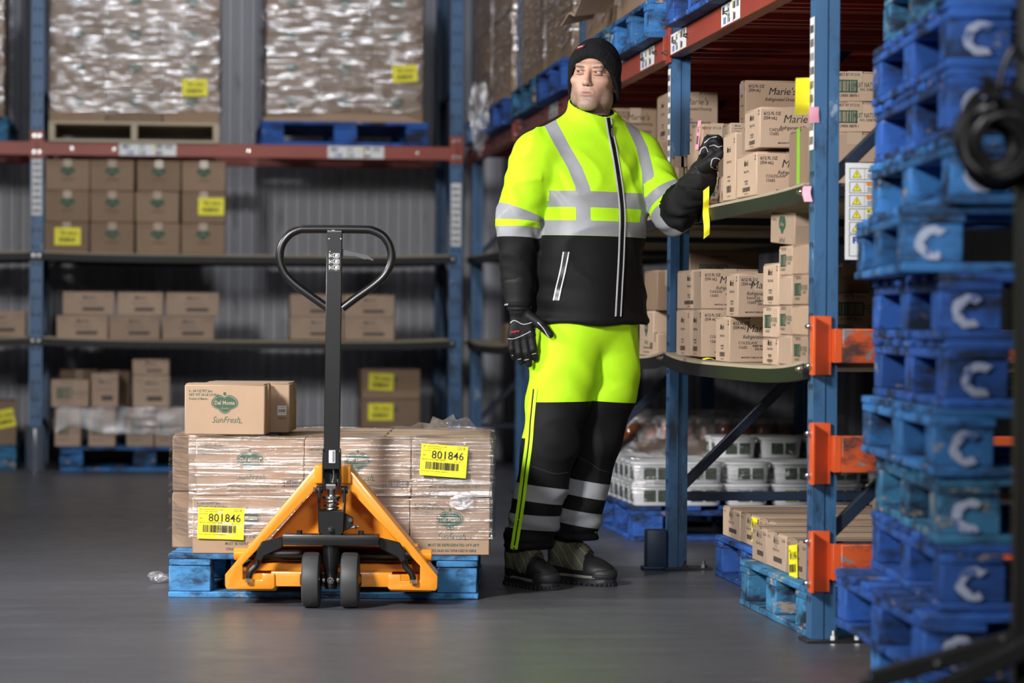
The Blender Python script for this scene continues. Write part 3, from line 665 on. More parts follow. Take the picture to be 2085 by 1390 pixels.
# slip sheet of cardboard under the right-hand load
tag(obj('slip_sheet', MB().prism([(-.49,0),(.49,0),(.36,.045),(-.15,.05),(-.2,.025),(-.49,.02)], -.004, .0, 'y').mesh('ss'), CARD[0], None, (1.02, BY+.045, ZB+PH+.002)), 'flap of brown cardboard along the foot of the far wrapped load', 'cardboard')
# ------------------------------------------------------------------ back rack: shelves
def zsh(zs, x, A):   # shelf surface of the back rack at world x
    b0 = BX0+2.52 if x > BX0+2.52 else BX0; return zs + .010 + sag_fn(b0, b0+2.52+PW, A)(x)
ord_ = ('first','second','third','fourth'); row_ = ('bottom','middle','top')
for c in range(4):
    x0, x1 = XW(92+92*c+(1 if c else 0), BY+.03, 430), XW(92+92*(c+1)-1, BY+.03, 430)
    zb = zsh(ZS1, XW(275,BY), .016)+.001
    for r_ in range(3):
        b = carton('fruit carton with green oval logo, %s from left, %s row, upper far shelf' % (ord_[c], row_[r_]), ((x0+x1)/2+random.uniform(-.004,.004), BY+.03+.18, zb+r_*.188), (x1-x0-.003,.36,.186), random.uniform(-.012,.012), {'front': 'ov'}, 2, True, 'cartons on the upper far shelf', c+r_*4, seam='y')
        if (c, r_) == (0,0): yellow_label(b, 'front', (.005,-.18,.10), 'small', 0, .155, .105)
        if (c, r_) == (3,1): yellow_label(b, 'front', (.045,-.18,.10), 'small', 0, .155, .105)
zb = zsh(ZS2, XW(280,BY), .022)+.001
for r_, L_ in enumerate((((115,221),(222,327),(330,437)), ((127,233),(239,333),(338,446)))):
    for c, (a, b) in enumerate(L_):
        x0, x1 = XW(a,BY+.05,640), XW(b,BY+.05,640)
        carton('low tan carton, %s from left in the %s row, lower far shelf' % (ord_[c], ('bottom','top')[r_]), ((x0+x1)/2, BY+.05+.12, zb+r_*.143), (x1-x0-.004,.24,.141), random.uniform(-.015,.015), {'front': 'sp'}, 1, True, 'low cartons on the lower far shelf', c+9*r_, seam='x')
for r_ in range(2):
    for c, (a, b) in enumerate(((590,699),(700,804))):
        x0, x1 = XW(a,BY+.05,640), XW(b,BY+.05,640)
        carton('low tan carton behind the jack handle, %s of the %s row' % (('left','right')[c], ('bottom','top')[r_]), ((x0+x1)/2, BY+.05+.12, zb+.004+r_*.138), (x1-x0-.004,.24,.137), random.uniform(-.01,.01), {'front': 'sp'}, 1, True, 'low cartons behind the jack handle', 30+c+9*r_, seam='x')
xa = XW(52,BY+.05,640)
carton('tan carton at the left edge on the lower far shelf', (xa-.16, BY+.17, zsh(ZS2,xa-.16,.022)+.004), (.32,.24,.155), 0, {'front': 'sp'}, 1, True, seed=41, seam='x')
# ------------------------------------------------------------------ back rack: ground level
pallet('blue pallet on the floor under the far left shelves', (XW(121,BY-.03,930)+.508, BY-.03+.61, 0), 0, 0, seed=21)
gx = lambda p, py=860: XW(p, BY+.0, py)
for i, (a, b) in enumerate(((112,166),(180,236),(256,313),(315,372))):
    carton('tan carton under torn film on the far floor pallet, %s from left' % ord_[i], ((gx(a)+gx(b))/2, BY+.16, PH+.001), (gx(b)-gx(a)-.003,.3,.232), random.uniform(-.03,.03), {'front': 'cb'}, 1, True, 'film-covered cartons on the far floor pallet', 50+i)
carton('tan carton under torn film at the right end of the far floor pallet', (gx(372)+.125, BY+.16, PH+.001), (.24,.3,.232), 0, None, 1, True, seed=55)
fz = PH+.236
for i, (a, b, h_, lab) in enumerate(((103,180,.165,'short squat carton leftmost on the film-covered far floor load'), (184,239,.205,'narrow upright carton second from left on the film-covered far floor load'), (268,343,.195,'lower carton of the tall pair on the film-covered far floor load'))):
    carton(lab, ((gx(a)+gx(b))/2, BY+.18, fz), (gx(b)-gx(a),.25,h_), .02*i, {'front': 'cb'} if i == 0 else {'front': 'sp'}, 1, True, seed=60+i)
carton('upper carton of the tall pair on the film-covered far floor load', ((gx(268)+gx(343))/2, BY+.18, fz+.196), (gx(343)-gx(268),.25,.095), .02, {'front': 'sp'}, 1, True, seed=64)
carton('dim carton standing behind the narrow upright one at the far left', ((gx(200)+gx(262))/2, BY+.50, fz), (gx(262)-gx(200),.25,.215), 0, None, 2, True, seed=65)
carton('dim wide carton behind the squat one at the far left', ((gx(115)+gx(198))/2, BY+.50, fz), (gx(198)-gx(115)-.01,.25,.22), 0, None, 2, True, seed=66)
film('loose torn film draped over the cartons on the far floor pallet', (0,0,0), 0, rrect(gx(112)-.012, BY-.012, gx(372)+.26, BY+.33), PH+.07, PH+.236, FILM3, .008, 14, .12, 15, ragged=.07)
yb = BY+.25
pallet('blue pallet on the floor behind the jack handle, under two labelled cartons', (1.125, yb+.60, 0), 0, 0, seed=22)
carton('plain carton under the two labelled cartons behind the jack load', ((XW(735,yb)+XW(856,yb))/2, yb+.17, PH+.001), (XW(856,yb)-XW(735,yb),.32,.10), 0, None, 2, True, seed=70)
for r_ in range(2):
    b = carton('dim fruit carton with a yellow label behind the jack load, %s of two' % ('lower','upper')[r_], ((XW(735,yb)+XW(857,yb))/2, yb+.17, PH+.103+r_*.185), (XW(857,yb)-XW(737,yb),.32,.183), .01*r_, {'front': 'ov'}, 2, True, seed=72+r_)
    yellow_label(b, 'front', (-.06,-.16,.105), 'small', -.04*r_, .155, .105)
pallet('blue pallet on the floor at the far left edge', (XW(34,BY+.1)-.508, BY+.75, 0), 0, 2, seed=23)
b = carton('dim carton with a yellow label on the pallet at the far left edge', (XW(30,BY+.15)-.16, BY+.36, PH+.001), (.32,.36,.27), .06, None, 2, True, seed=76)
yellow_label(b, 'front', (.09,-.18,.16), 'small', .2, .12, .11)
# ================================================================== right rack: cartons on the shelves
def rbox(label, X, pl, pc, pr, z, ytop, py=None, left=None, front=None, tone=1, h=None, tape=True, seam=None, dmin=.0, seed=0):
    """a carton seen at its aisle corner: pl-pc is its aisle face, pc-pr its camera face; X = aisle face"""
    py = py or ytop + 40; Yn = YW(pc, X, py); Yf = YW(pl, X, py); Xr = XW(pr, Yn, py)
    h = h or ZW(pc, ytop, X, Yn) - z; p = {}
    if left: p['left'] = left
    if front: p['front'] = front
    d = max(Yf-Yn, dmin)
    return carton(label, ((X+Xr)/2, Yn+d/2, z), (Xr-X, d-.003, h), 0, p, tone, tape, None, seed, seam=seam)
def fbox(label, pl, pr, Y, z, h, depth, tone=1, front=None, py=400, seed=0, left=None):
    x0, x1 = XW(pl, Y, py), XW(pr, Y, py); p = {}
    if front: p['front'] = front
    if left: p['left'] = left
    return carton(label, ((x0+x1)/2, Y+depth/2, z), (x1-x0, depth, h), 0, p, tone, True, None, seed)
U = ZS1+.0105
b3 = rbox("tall narrow dressing carton that the worker's gloved hand touches", 1.838, 1472, 1497, 1552, U, 268, 330, 'me', None, 1, seam='y')
b4 = rbox('dressing carton at the shelf edge under the open-corner one, right of the glove', 1.838, 1500, 1540, 1690, U, 308, 350, 'me', 'ma', 1)
b2_ = rbox('dressing carton stacked on another at the shelf edge, beside the near post', 1.840, 1516, 1547, 1690, U+.1485, 217, 260, 'me', ('ma',1), 1)
s2 = rbox('half-hidden carton under the coleslaw dressing carton on the upper shelf', 1.98, 1503, 1517, 1650, U, 300, 300, None, None, 2, h=.238)
b1_ = rbox('big coleslaw dressing carton at the back of the upper shelf, highest of its pile', 1.98, 1505, 1517, 1655, U+.239, 163, 200, 'me', 'ma', 0)
b5 = rbox('dark carton with green tape at the near end of the upper shelf', 1.840, 1606, 1646, 1690, U+.001, 258, 320, None, None, 2)
obj('green_tape', MB().box(-.0016,-.022,0,-.0004,.018,.165).mesh('gt'), mat('green_tape', (.22,.5,.03), .35), b5, (-(b5.children[0].dimensions.x if False else 0) , 0, 0)).location = (-(XW(1690,YW(1646,1.84,320),320)-1.84)/2, 0, .004)
s1 = fbox('half-hidden carton behind the tall narrow one on the upper shelf', 1483, 1520, 10.24, U, .235, .20, 2)
b9 = fbox('flat small carton lying on the half-hidden one on the upper shelf', 1487, 1518, 10.26, U+.236, .045, .16, 1, 'me', 258)
b10 = rbox('brown carton with a green barcode low behind the glove', 1.836, 1404, 1428, 1478, U, 350, 380, None, ('cb',1), 2)
b7 = rbox('brown carton with a pink tag on its corner behind the glove', 1.860, 1408, 1430, 1490, U+.16, 250, 280, None, ('cb',2), 0, h=.14)
yl = obj('pink_tag', MB().box(-.0022,-.035,-.05,-.001,.03,.055).mesh('pt'), PINK, b7, (-(XW(1490,YW(1430,1.86,280),280)-1.86)/2, -.03, .10), (.05,.08,0))
pt_ = PB(); pt_.text('7-504',0,.012,.014,'k',.8); pt_.barcode(-.022,-.03,.022,0,12,'k',3); put_print(pt_.meshes('pt'), yl, 'left', (-.0022,0,0))
b11 = rbox('slim green-lit carton left of the tall narrow one', 1.842, 1461, 1472, 1481, U, 358, 380, None, None, 1, tape=False, seam='y')
bs = fbox('low carton under three little boxes beside the second post', 1376, 1405, 10.90, U, .10, .085, 2, None, 380)
for i, (a, b) in enumerate(((1380,1393),(1394,1406),(1407,1419))):
    fbox('little white-brown box beside the second post, %s of three' % ('left','middle','right')[i], a, b, 10.80 if i == 2 else 10.905, U+.101, .098, .075, 1, None, 335)
# seen past the second post, in the next bay
U2 = U
fbox('lowest dim carton of the pile behind the second post', 1350, 1462, 11.88, U2, .162, .28, 2, None, 330)
fbox('middle dim carton of the pile behind the second post', 1345, 1462, 11.88, U2+.163, .155, .28, 2, None, 300)
b6 = fbox('upside-down printed carton topping the pile behind the second post', 1362, 1462, 11.86, U2+.319, .19, .30, 1, 'ma', 240, left='me')
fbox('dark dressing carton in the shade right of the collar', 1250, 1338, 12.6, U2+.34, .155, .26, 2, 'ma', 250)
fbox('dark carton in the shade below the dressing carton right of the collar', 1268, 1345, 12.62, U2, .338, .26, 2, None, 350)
for k in range(4):
    fbox('carton seen past the near post, %s in its stack over the warning notice' % ('lowest','second','third','topmost')[k], 1690, 1790, 9.30, U+.001+k*.0957, .0952, .2, 1, ('cb',3) if k > 1 else None, 260, k)
# lower shelf
V = ZS2+.010
c2_ = rbox('bottom dressing carton nearer the camera of the pair beside the second post', 1.832, 1404, 1428, 1545, V-.018, 635, 675, 'me', 'ma', 1, h=.168)
c1_ = rbox('bottom dressing carton tight against the second post', 1.832, 1377, 1404, 1500, V-.018, 630, 670, 'me', None, 1, h=.168)
ba = rbox('wide dressing carton lying across the pair beside the second post', 1.832, 1379, 1428, 1545, V+.151, 547, 590, 'me', ('ma',1), 1)
bd = rbox('dressing carton at the lower shelf edge under a second one, mid bay', 1.836, 1457, 1485, 1600, V-.029, 645, 690, 'me', 'ma', 1)
bb = rbox('dressing carton stacked mid bay on the lower shelf', 1.836, 1479, 1502, 1600, V+.122, 556, 600, 'me', ('ma',2), 1)
hs = (.085,.10,.132); z = V-.028
for i, hh_ in enumerate(hs):
    rbox('yellowish carton, %s of the narrow stack left of the small cartons' % ('bottom','middle','top')[i], 1.842, 1553, 1584, 1625, z, 0, 640, 'me' if i != 1 else 'cb', None, 1, h=hh_-.001, seam='y', seed=i); z += hh_
for c, (a, b) in enumerate(((1585,1612),(1613,1645))):
    for r_ in range(4):
        rbox('small taped carton by the near post, %s row, %s column' % (('lowest','second','third','top')[r_], ('farther','nearer')[c]), 1.845+.004*(r_ % 2), a, b, b+35, V-.024+r_*.0905, 0, 640, 'cb' if (r_+c) % 2 else None, None, (1,0)[c], h=.0895, seam='y', seed=r_+c)
tb = rbox('tilted carton perched on top of the small taped cartons', 1.846, 1572, 1613, 1650, V-.024+4*.0905+.006, 0, 470, 'ov', None, 1, h=.096); tb.rotation_euler = (.05,0,.04)
fbox('dark lower carton at the back of the lower shelf, past the second post', 1402, 1552, 12.0, V-.03, .215, .25, 2, None, 600)
fbox('dark carton with a barcode at the back of the lower shelf', 1404, 1545, 12.0, V+.186, .21, .25, 2, 'cb', 530)
rbox('upright carton on the lower shelf between the jacket and the second post', 1.842, 1302, 1330, 1395, V-.028, 630, 680, 'dm', None, 1, dmin=.2, h=.176)
rbox('small carton in front of the upright one beside the second post', 1.842, 1331, 1338, 1395, V-.026, 676, 700, None, None, 1, h=.09, dmin=.1)
rbox('carton stacked on the upright one between the jacket and the second post', 1.842, 1312, 1338, 1395, V+.149, 545, 590, None, None, 2, h=.155, dmin=.2)
fbox('carton behind the top orange guard beam', 1690, 1815, 9.2, V-.024, .12, .25, 2, None, 690)
fbox('fruit carton with barcode above the top orange guard beam', 1690, 1815, 9.2, V+.097, .10, .25, 1, 'cb', 630)
fbox('dim carton set back above the fruit carton by the near post', 1690, 1770, 9.25, V+.198, .09, .2, 2, None, 570)
for k, (a, b, py, z_, h_, lab) in enumerate(((968,990,470,U,.17,'lower dim carton on the far upper shelf left of the sleeve'), (966,986,440,U+.171,.12,'upper dim carton on the far upper shelf left of the sleeve'), (986,1006,665,V-.02,.11,'dim carton on the far lower shelf beside the hanging glove'))):
    Y_ = 16.75+.12*k; carton(lab, (1.94, Y_, z_), (.17,.26,h_), 0, None, 2, True, None, 120+k)
# ------------------------------------------------------------------ floor pallets of the right rack
pallet('blue pallet on the floor against the near rack post', (2.44, 9.145, 0), PI/2, 2, seed=31)
pallet('dark blue pallet on the floor between the two nearest rack posts', (2.56, 10.27, 0), PI/2, 1, seed=32)
for i, (a, b, t) in enumerate(((8.80,9.10,0),(9.105,9.41,1),(9.415,9.65,1))):
    q = carton('flat carton at the aisle edge of the nearest floor pallet, %s from the camera' % ord_[i], (2.13,(a+b)/2,PH+.001), (.52,b-a-.003,.113), 0, {'left': 'sp', 'front': 'cb'}, t, True, seed=80+i, seam='x')
    if i == 0: yellow_label(q, 'left', (-.26,.03,.045), 'small', .1, .13, .10)
for i, (a, b) in enumerate(((8.80,9.22),(9.225,9.65))): carton('flat carton deep on the nearest floor pallet, %s from the camera' % ord_[i], (2.68,(a+b)/2,PH+.001), (.55,b-a-.003,.113), 0, None, 1, True, seed=84+i)
for i, (a, b) in enumerate(((9.79,10.07),(10.075,10.41),(10.415,10.75))):
    q = carton('flat carton at the aisle edge of the second floor pallet, %s from the camera' % ord_[i], (2.24,(a+b)/2,PH+.001), (.53,b-a-.003,.108), 0, {'left': 'sp', 'front': 'cb'}, (0,1,1)[i], True, seed=88+i, seam='x')
    if i == 1: yellow_label(q, 'left', (-.265,-.11,.06), 'small', 0, .11, .085)
for i, (a, b) in enumerate(((9.79,10.26),(10.27,10.75))): carton('dim open-topped carton deep on the second floor pallet, %s from the camera' % ord_[i], (2.80,(a+b)/2,PH+.001), (.55,b-a-.003,.15), 0, None, 2, False, seed=92+i)
pallet('blue pallet of white tubs behind the second post', (2.51, 12.96, 0), PI/2, 1, seed=33)
pallet('blue pallet of tubs and jars, third along the floor behind the worker', (2.53, 14.16, 0), PI/2, 0, seed=34)
TUBW = mat('white_tub_plastic', (.70,.71,.72), .35, var=.06); TLAB = mat('green_tub_label', (.30,.36,.05), .5, var=.5, vscale=30)
TLAB2 = mat('dark_tub_label', (.05,.07,.05), .5, var=.8, vscale=40, wear=((.6,.62,.6),.42,24))
def selli(a, b, z, n=20, e=.55):
    o = []
    for i in range(n):
        t = 2*PI*i/n; c, s = math.cos(t), math.sin(t); o.append((a*math.copysign(abs(c)**e,c), b*math.copysign(abs(s)**e,s), z))
    return o
def loft(rings):
    mb = MB(); n = len(rings[0]); vs = [p for r in rings for p in r]
    fs = [(i*n+j, i*n+(j+1) % n, (i+1)*n+(j+1) % n, (i+1)*n+j) for i in range(len(rings)-1) for j in range(n)] + [tuple(range(n))[::-1], tuple((len(rings)-1)*n+j for j in range(n))]
    return mb.add(vs, fs).mesh('loft')
tub_b = loft([selli(.080,.055,0), selli(.085,.06,.006), selli(.092,.066,.078)]); tub_l = loft([selli(.094,.068,.078), selli(.097,.071,.080), selli(.097,.071,.089), selli(.092,.066,.092), selli(.088,.062,.0895)])
tl1 = MB().box(-.045,-.0655,.018,.005,-.0605,.066).mesh('lab',.001); tl2 = MB().box(.015,-.0655,.018,.06,-.0605,.066).mesh('lab',.001); tl3 = MB().box(-.0905,-.035,.018,-.086,.03,.066).mesh('lab',.001)
def tub(label, group, loc, rz=0):
    R = thing('tub', label, 'tub', loc, rz, group); obj('body', tub_b, TUBW, R); obj('lid', tub_l, TUBW, R)
    obj('front_label', tl1, TLAB if random.random() < .3 else TLAB2, R); obj('front_label', tl2, TLAB2, R); obj('side_label', tl3, TLAB2, R)
num_ = ('first','second','third','fourth','fifth','sixth','seventh','eighth','ninth','tenth','eleventh','twelfth')
ga = 'white tubs on the pallet behind the second post'
for lay in range(3):
    for j in range(6):
        for i in range(6):
            if lay == 2 and not (j in (2,3) and 1 < i): continue
            if j > 1 and i > 0 and lay < 2 and j not in (2,3): continue
            tub('white lidded tub behind the second post, %s layer, %s row back, %s from aisle' % (('bottom','middle','top')[lay], num_[j], num_[i]), ga, (2.0+i*.2, 12.53+j*.148, PH+.001+lay*.093))
film('clear film around the white tubs behind the second post', (0,0,0), 0, rrect(1.885,12.45,3.12,13.42,.05), PH+.03, PH+.2, FILM, .006, 12, .05, 21)
for j in range(6):
    for i in range(5 if j == 0 else 1): tub('white lidded tub under the jar trays, %s row back, %s from aisle' % (num_[j], num_[i]), 'white tubs on the third pallet', (2.04+i*.2, 13.76+j*.148, PH+.001))
tray_m = CARD[2]
for k in range(3):
    R = thing('jar_tray', 'brown tray of jars on the third floor pallet, %s from the aisle' % ord_[k], 'tray', (2.14+k*.37, 14.10, PH+.095))
    obj('tray_bottom', box_mesh(.36,.78,.006,.001), tray_m, R)
    for nme, sx_2, sy_2, x, y in (('side',.36,.006,0,-.387),('side',.36,.006,0,.387),('side',.006,.768,-.177,0),('side',.006,.768,.177,0)): obj('tray_'+nme, box_mesh(sx_2,sy_2,.12,.001), tray_m, R, (x,y,.006))
    obj('tray_lid', box_mesh(.36,.78,.006,.001), tray_m, R, (0,0,.126))
jar_c = mat('orange_jar_contents', (.38,.09,.012), .12, var=.4, vscale=30, coat=.6); jar_l = mat('pale_jar_lid', (.55,.53,.48), .3, .3)
jb = MB().lathe([(.0,0),(.034,0),(.039,.005),(.039,.06),(.033,.072),(.031,.076),(0,.076)],14).mesh('jar'); jl = MB().lathe([(0,.074),(.034,.074),(.035,.078),(.035,.09),(.032,.093),(0,.093)],14).mesh('lid')
for j in range(4):
    for i in range(12):
        if j > 1 and i > 2: continue
        R = thing('jar', 'orange jar with pale lid on the trays, %s row back, %s from aisle' % (num_[j], num_[i]), 'jar', (2.0+i*.09, 13.76+j*.09, PH+.095+.133), 0, 'orange jars on the trays'); obj('glass_body', jb, jar_c, R); obj('lid', jl, jar_l, R)
film('crinkled clear film over the orange jars', (0,0,0), 0, rrect(1.93,13.66,3.10,14.52,.05), PH+.11, PH+.34, FILM3, .008, 12, .08, 27)
# ------------------------------------------------------------------ pallets and wrapped loads on the upper beams of the right rack
ups = [(9.70,1,0,'nearest'), (11.09,0,1,'second'), (12.22,2,2,'third'), (13.63,1,3,'fourth'), (14.72,2,3,'fifth'), (16.13,1,4,'sixth'), (17.22,0,4,'seventh')]
for i, (y0, m_, nz, nme) in enumerate(ups):
    c = (2.355, y0+.508, ZB+.001)
    pallet('blue pallet on the upper beam of the right rack, %s from the camera' % nme, c, -PI/2, m_, seed=40+i, stencil=(i == 1))
    if i == 1: 
        pr = bpy.data.objects[0]
    if nz: load(None, (c[0]+.01, c[1], ZB+PH+.002), -PI/2, 2, 3, nz, .97, 1.14, .24, 'on %s right-rack upper pallet' % nme, 60+i, fm=FILM2, prints=None)
obj('painted_letter', cee(3)['G'], PWHITE, [o for o in bpy.data.objects if o.get('label') == 'blue pallet on the upper beam of the right rack, second from the camera'][0], (.509,.50,.062), (PI/2,0,PI/2))
# torn cardboard sticking out over the third upper pallet
t_ = MB(); vs = []; fs = []
prof = [(0,0),(.06,.05),(.10,.035),(.16,.12),(.24,.17)]
for i, (u, v) in enumerate(prof):
    vs += [(u*.9-.03, -.05-.02*i, v), (u*.9, .16-.01*i, v+.05+.02*math.sin(i*2)), (u*.9-.03, -.05-.02*i, v+.004), (u*.9, .16-.01*i, v+.054+.02*math.sin(i*2))]
for i in range(4):
    a = 4*i; fs += [(a,a+4,a+5,a+1),(a+2,a+3,a+7,a+6),(a,a+2,a+6,a+4),(a+1,a+5,a+7,a+3)]
fs += [(0,1,3,2),(16,18,19,17)]
tag(obj('torn_cardboard', t_.add(vs,fs).mesh('tc'), CARD[1], None, (1.62,12.30,ZB+PH+.006), (0,0,-PI/2+.9)), 'torn folded cardboard jutting from the load just left of the beanie', 'cardboard')
o_, z_ = crumple('loose bundle of clear film hanging from a far upper pallet of the right rack', (1.70,16.95,ZB+.10), .085, 13, 'film_bundle', FILM3, (.7,.7,2.2))
# ------------------------------------------------------------------ stack of pallets at the right, near the camera
sh = {1: (-.065,.05), 4: (-.022,.01), 7: (-.065,-.03), 0: (.0,.0), 8: (.0,.02), 9: (.005,.01), 10: (-.0,.015), 11: (.01,-.02)}
num = ('first','second','third','fourth','fifth','sixth','seventh','eighth','ninth','tenth','eleventh','twelfth')
for i in range(12):
    dx, rz = sh.get(i, (random.uniform(-.008,.008), random.uniform(-.015,.015)))
    p = CP(1.427+dx, 7.08); pallet('worn blue pallet, %s from the floor in the near stack at right' % num[i], (p.x,p.y,i*.1462), JZ+rz, (0,1,1,2)[i % 4] if i != 7 else 0, group='near stack of blue pallets', stencil=True, seed=70+i)
# strip of film hanging off the stack
pth = spline([CP(.93+.01*0,6.55,1.13), CP(.905,6.62,1.11), CP(.893,6.66,1.02), CP(.898,6.68,.955), CP(.915,6.66,.925)], 6); mb = MB(); vs = []
for i, p in enumerate(pth): vs += [(p.x-.012,p.y-.02,p.z),(p.x+.014,p.y+.02,p.z)]
o = obj('film_strip', mb.add(vs, [(2*i,2*i+2,2*i+3,2*i+1) for i in range(len(pth)-1)]).mesh('fs',fix=False), wrap_mat('film_strip_white',.35,.3,.5,(2,2,6)), None); tag(o, 'torn strip of clear film hanging from the near pallet stack', 'plastic scrap')
# dark steel stand with a coil of cable at the right edge
S = thing('steel_stand', 'dark steel stand with sloping foot bars at the right edge', 'stand', CP(.97,5.6), JZ)
MS = mat('dark_painted_steel', (.022,.022,.022), .45, var=.3, wear=((.10,.10,.10),.34,8))
obj('pole', MB().box(-.036,-.03,0,.05,.03,2.3).mesh('pole',.004), MS, S)
for i, (a, b) in enumerate((((-.30,-.02,.253),(-.03,-.02,.33)), ((-.19,-.06,.235),(.03,-.06,.345)))):
    br = obj('foot_bar', MB().bar(a,b,.04,.034).mesh('fb',.003), MS, S); obj('leg', MB().box(a[0]-.02,a[1]-.02,0,a[0]+.02,a[1]+.02,a[2]).mesh('leg',.003), MS, S)
    obj('bolt', bolt_mesh(), STEEL, br, (a[0]+.12,a[1]-.02,a[2]+.03)); obj('bolt', bolt_mesh(), STEEL, br, (b[0]-.03,b[1]-.02,b[2]))
obj('hook', MB().tube(spline([(-.03,-.03,1.40),(-.05,-.05,1.42),(-.07,-.055,1.39),(-.085,-.055,1.33),(-.095,-.055,1.345)],5),.006,8).mesh('hook'), MS, S)
CC = thing('cable_coil', 'thick coil of black cable hanging on the dark steel stand', 'cable', CP(.885,5.53,1.262), JZ)
r = random.Random(4)
CBL = mat('black_cable', (.014,.014,.015), .3, var=.2)
for k in range(17):
    R0 = .060+r.uniform(-.024,.020); cx, cy, cz = r.uniform(-.014,.014), r.uniform(-.03,.03), -.008*k/4+r.uniform(-.008,.008); tlt = r.uniform(-.25,.25)
    pts = [(cx+R0*math.cos(a)*(1+.06*math.sin(3*a+k)), cy+R0*math.sin(tlt)*math.sin(a+k), cz+R0*1.12*math.sin(a)) for a in [2*PI*i/26 for i in range(26)]]
    obj('cable_loop', MB().tube(pts,.0085,8,True).mesh('loop'), CBL, CC)
obj('cable_tie', MB().tube(spline([(-.02,-.045,.06),(-.03,-.05,.10),(-.015,-.05,.085),(.005,-.045,.055)],5),.006,6).mesh('tie'), CBL, CC)
# ------------------------------------------------------------------ hanging tags
def sheet(name, label, pts, w, m, wdir=(0,1,0), loc=(0,0,0)):
    P = spline(pts, 6); wd = Vector(wdir); vs = []; n = len(P)
    for i, p in enumerate(P): a = wd*w*.5; vs += [p-a, p+a, p-a+Vector((.0008,.0003,0)), p+a+Vector((.0008,.0003,0))]
    fs = []
    for i in range(n-1): a = 4*i; fs += [(a,a+4,a+5,a+1),(a+2,a+3,a+7,a+6),(a,a+2,a+6,a+4),(a+1,a+5,a+7,a+3)]
    o = obj(name, MB().add(vs,fs).mesh(name), m, None, loc); tag(o, label, 'paper tag'); return o
ty = YW(1648,1.80,190)
sheet('yellow_label_sheet', 'curled yellow label hanging from the aisle side of the near post', [(1.787,8.53,1.512),(1.786,8.512,1.54),(1.788,8.52,1.58),(1.794,8.545,1.618)], .044, YELLOW, (1,.25,.06))
sheet('pink_tag', 'torn pink tag stuck high on the near post', [(1.813,8.478,1.53),(1.811,8.472,1.51),(1.814,8.476,1.485)], .028, PINK, (1,0,0))
sheet('pink_tag', 'torn pink tag at the end of the upper shelf on the near post', [(1.80,8.50,1.305),(1.795,8.49,1.285),(1.80,8.485,1.26)], .022, PINK, (1,-.4,0))
hy = YW(1440,1.79,430)
sheet('torn_yellow_label', 'twisted torn yellow label dangling from the upper shelf below the glove', [(1.789,hy+.02,ZW(1436,383,1.79,hy)),(1.782,hy-.02,ZW(1440,405,1.79,hy)),(1.788,hy+.02,ZW(1440,432,1.79,hy)),(1.783,hy-.03,ZW(1440,458,1.79,hy)),(1.786,hy-.01,ZW(1440,482,1.79,hy))], .03, YELLOW, (.55,-.6,.5))
sheet('yellow_scrap', 'small yellow paper scrap on the lower shelf edge', [(1.80,10.2,.787),(1.815,10.17,.791),(1.83,10.15,.788)], .035, YELLOW, (0,1,.1))
# ================================================================== pallet jack
JS = 645.0
J = thing('pallet_jack', 'orange and black hand pallet jack holding the wrapped fruit pallet', 'pallet jack', CP((677-1042.5)/642, 9.57), JZ)
def jx(px, s=JS): return (px - 677)/s
def jz(py, s=JS): return CH - (py - 653.5)/s
def jp(px, py, s=JS): return (jx(px, s), jz(py, s))
wprof = [(.02,-.028),(.078,-.028),(.085,-.024),(.0875,-.016),(.0875,.016),(.085,.024),(.078,.028),(.02,.028)]
wm_ = MB().lathe([(r, x) for r, x in wprof], 40, ax='x').mesh('wheel', angle=30)
hubm = MB().lathe([(.0,-.036),(.016,-.036),(.022,-.032),(.034,-.0285),(.034,.0285),(.022,.032),(.016,.036),(0,.036)], 20, ax='x').mesh('hub')
for x in (-.0615, .0615):
    w = obj('steer_wheel', wm_, RUBBER, J, (x,0,.0885)); obj('hub', hubm, JBLACK, w)
obj('axle', MB().cyl((-.09,0,.0885),(.09,0,.0885),.0105).mesh('axle'), STEEL, J)
stem = obj('steering_stem', MB().lathe([(0,.06),(.017,.06),(.021,.07),(.022,.125),(.026,.13),(.0275,.205),(0,.205)], 24).mesh('stem'), JBLACK, J)
obj('axle_bolt', bolt_mesh(), STEEL, stem, (0,-.021,.088))
cb_ = obj('crossbar', MB().box(-.152,-.045,.200,.153,.03,.234).mesh('crossbar',.003,2), JBLACK, J)
for x in (-.10,.095): obj('bolt', MB().lathe([(0,0),(.009,0),(.009,.012),(0,.012)],6,(x,-.01,.234)).mesh('b'), JBLACK, cb_)
# orange triangular frame
def mir(P): return [(2*676.0-a, b) for a, b in P][::-1]
legp = [(641,952),(659,949),(659,984),(647,990),(495,1152),(495.4,1182),(534.5,1182),(534.5,1169.5),(560,1169.5),(561,1197),(556,1201),(463,1202),(459.5,1196),(459,1172)]
for P in (legp, mir(legp)):
    f_ = obj('frame_leg', MB().prism([jp(a,b,640) for a, b in P], .045, .062, 'y').mesh('leg',.003,2), JORANGE, J)
    # flange running back from the outer edge
    s_ = -1 if P is legp else 1
    a, b = (jp(641,952,640), jp(459,1172,640)) if s_ < 0 else (jp(711,952,640), jp(893,1172,640))
    obj('frame_flange', MB().prism([a,b,(b[0]-s_*.012,b[1]),(a[0]-s_*.010,a[1])], .062, .20, 'y').mesh('fl',.002), JORANGE, f_)
bp = [(652,962),(700,962),(712,990),(852,1150),(852,1164),(500,1164),(500,1150),(640,990)]
obj('frame_plate', MB().prism([jp(a,b,625) for a, b in bp], .165, .175, 'y').mesh('fp',.003), JORANGE, J)
obj('frame_shelf', MB().box(jx(505,630),.10,jz(1108,630),jx(848,630),.17,jz(1104,630)).mesh('fs',.001), JORANGE, J)
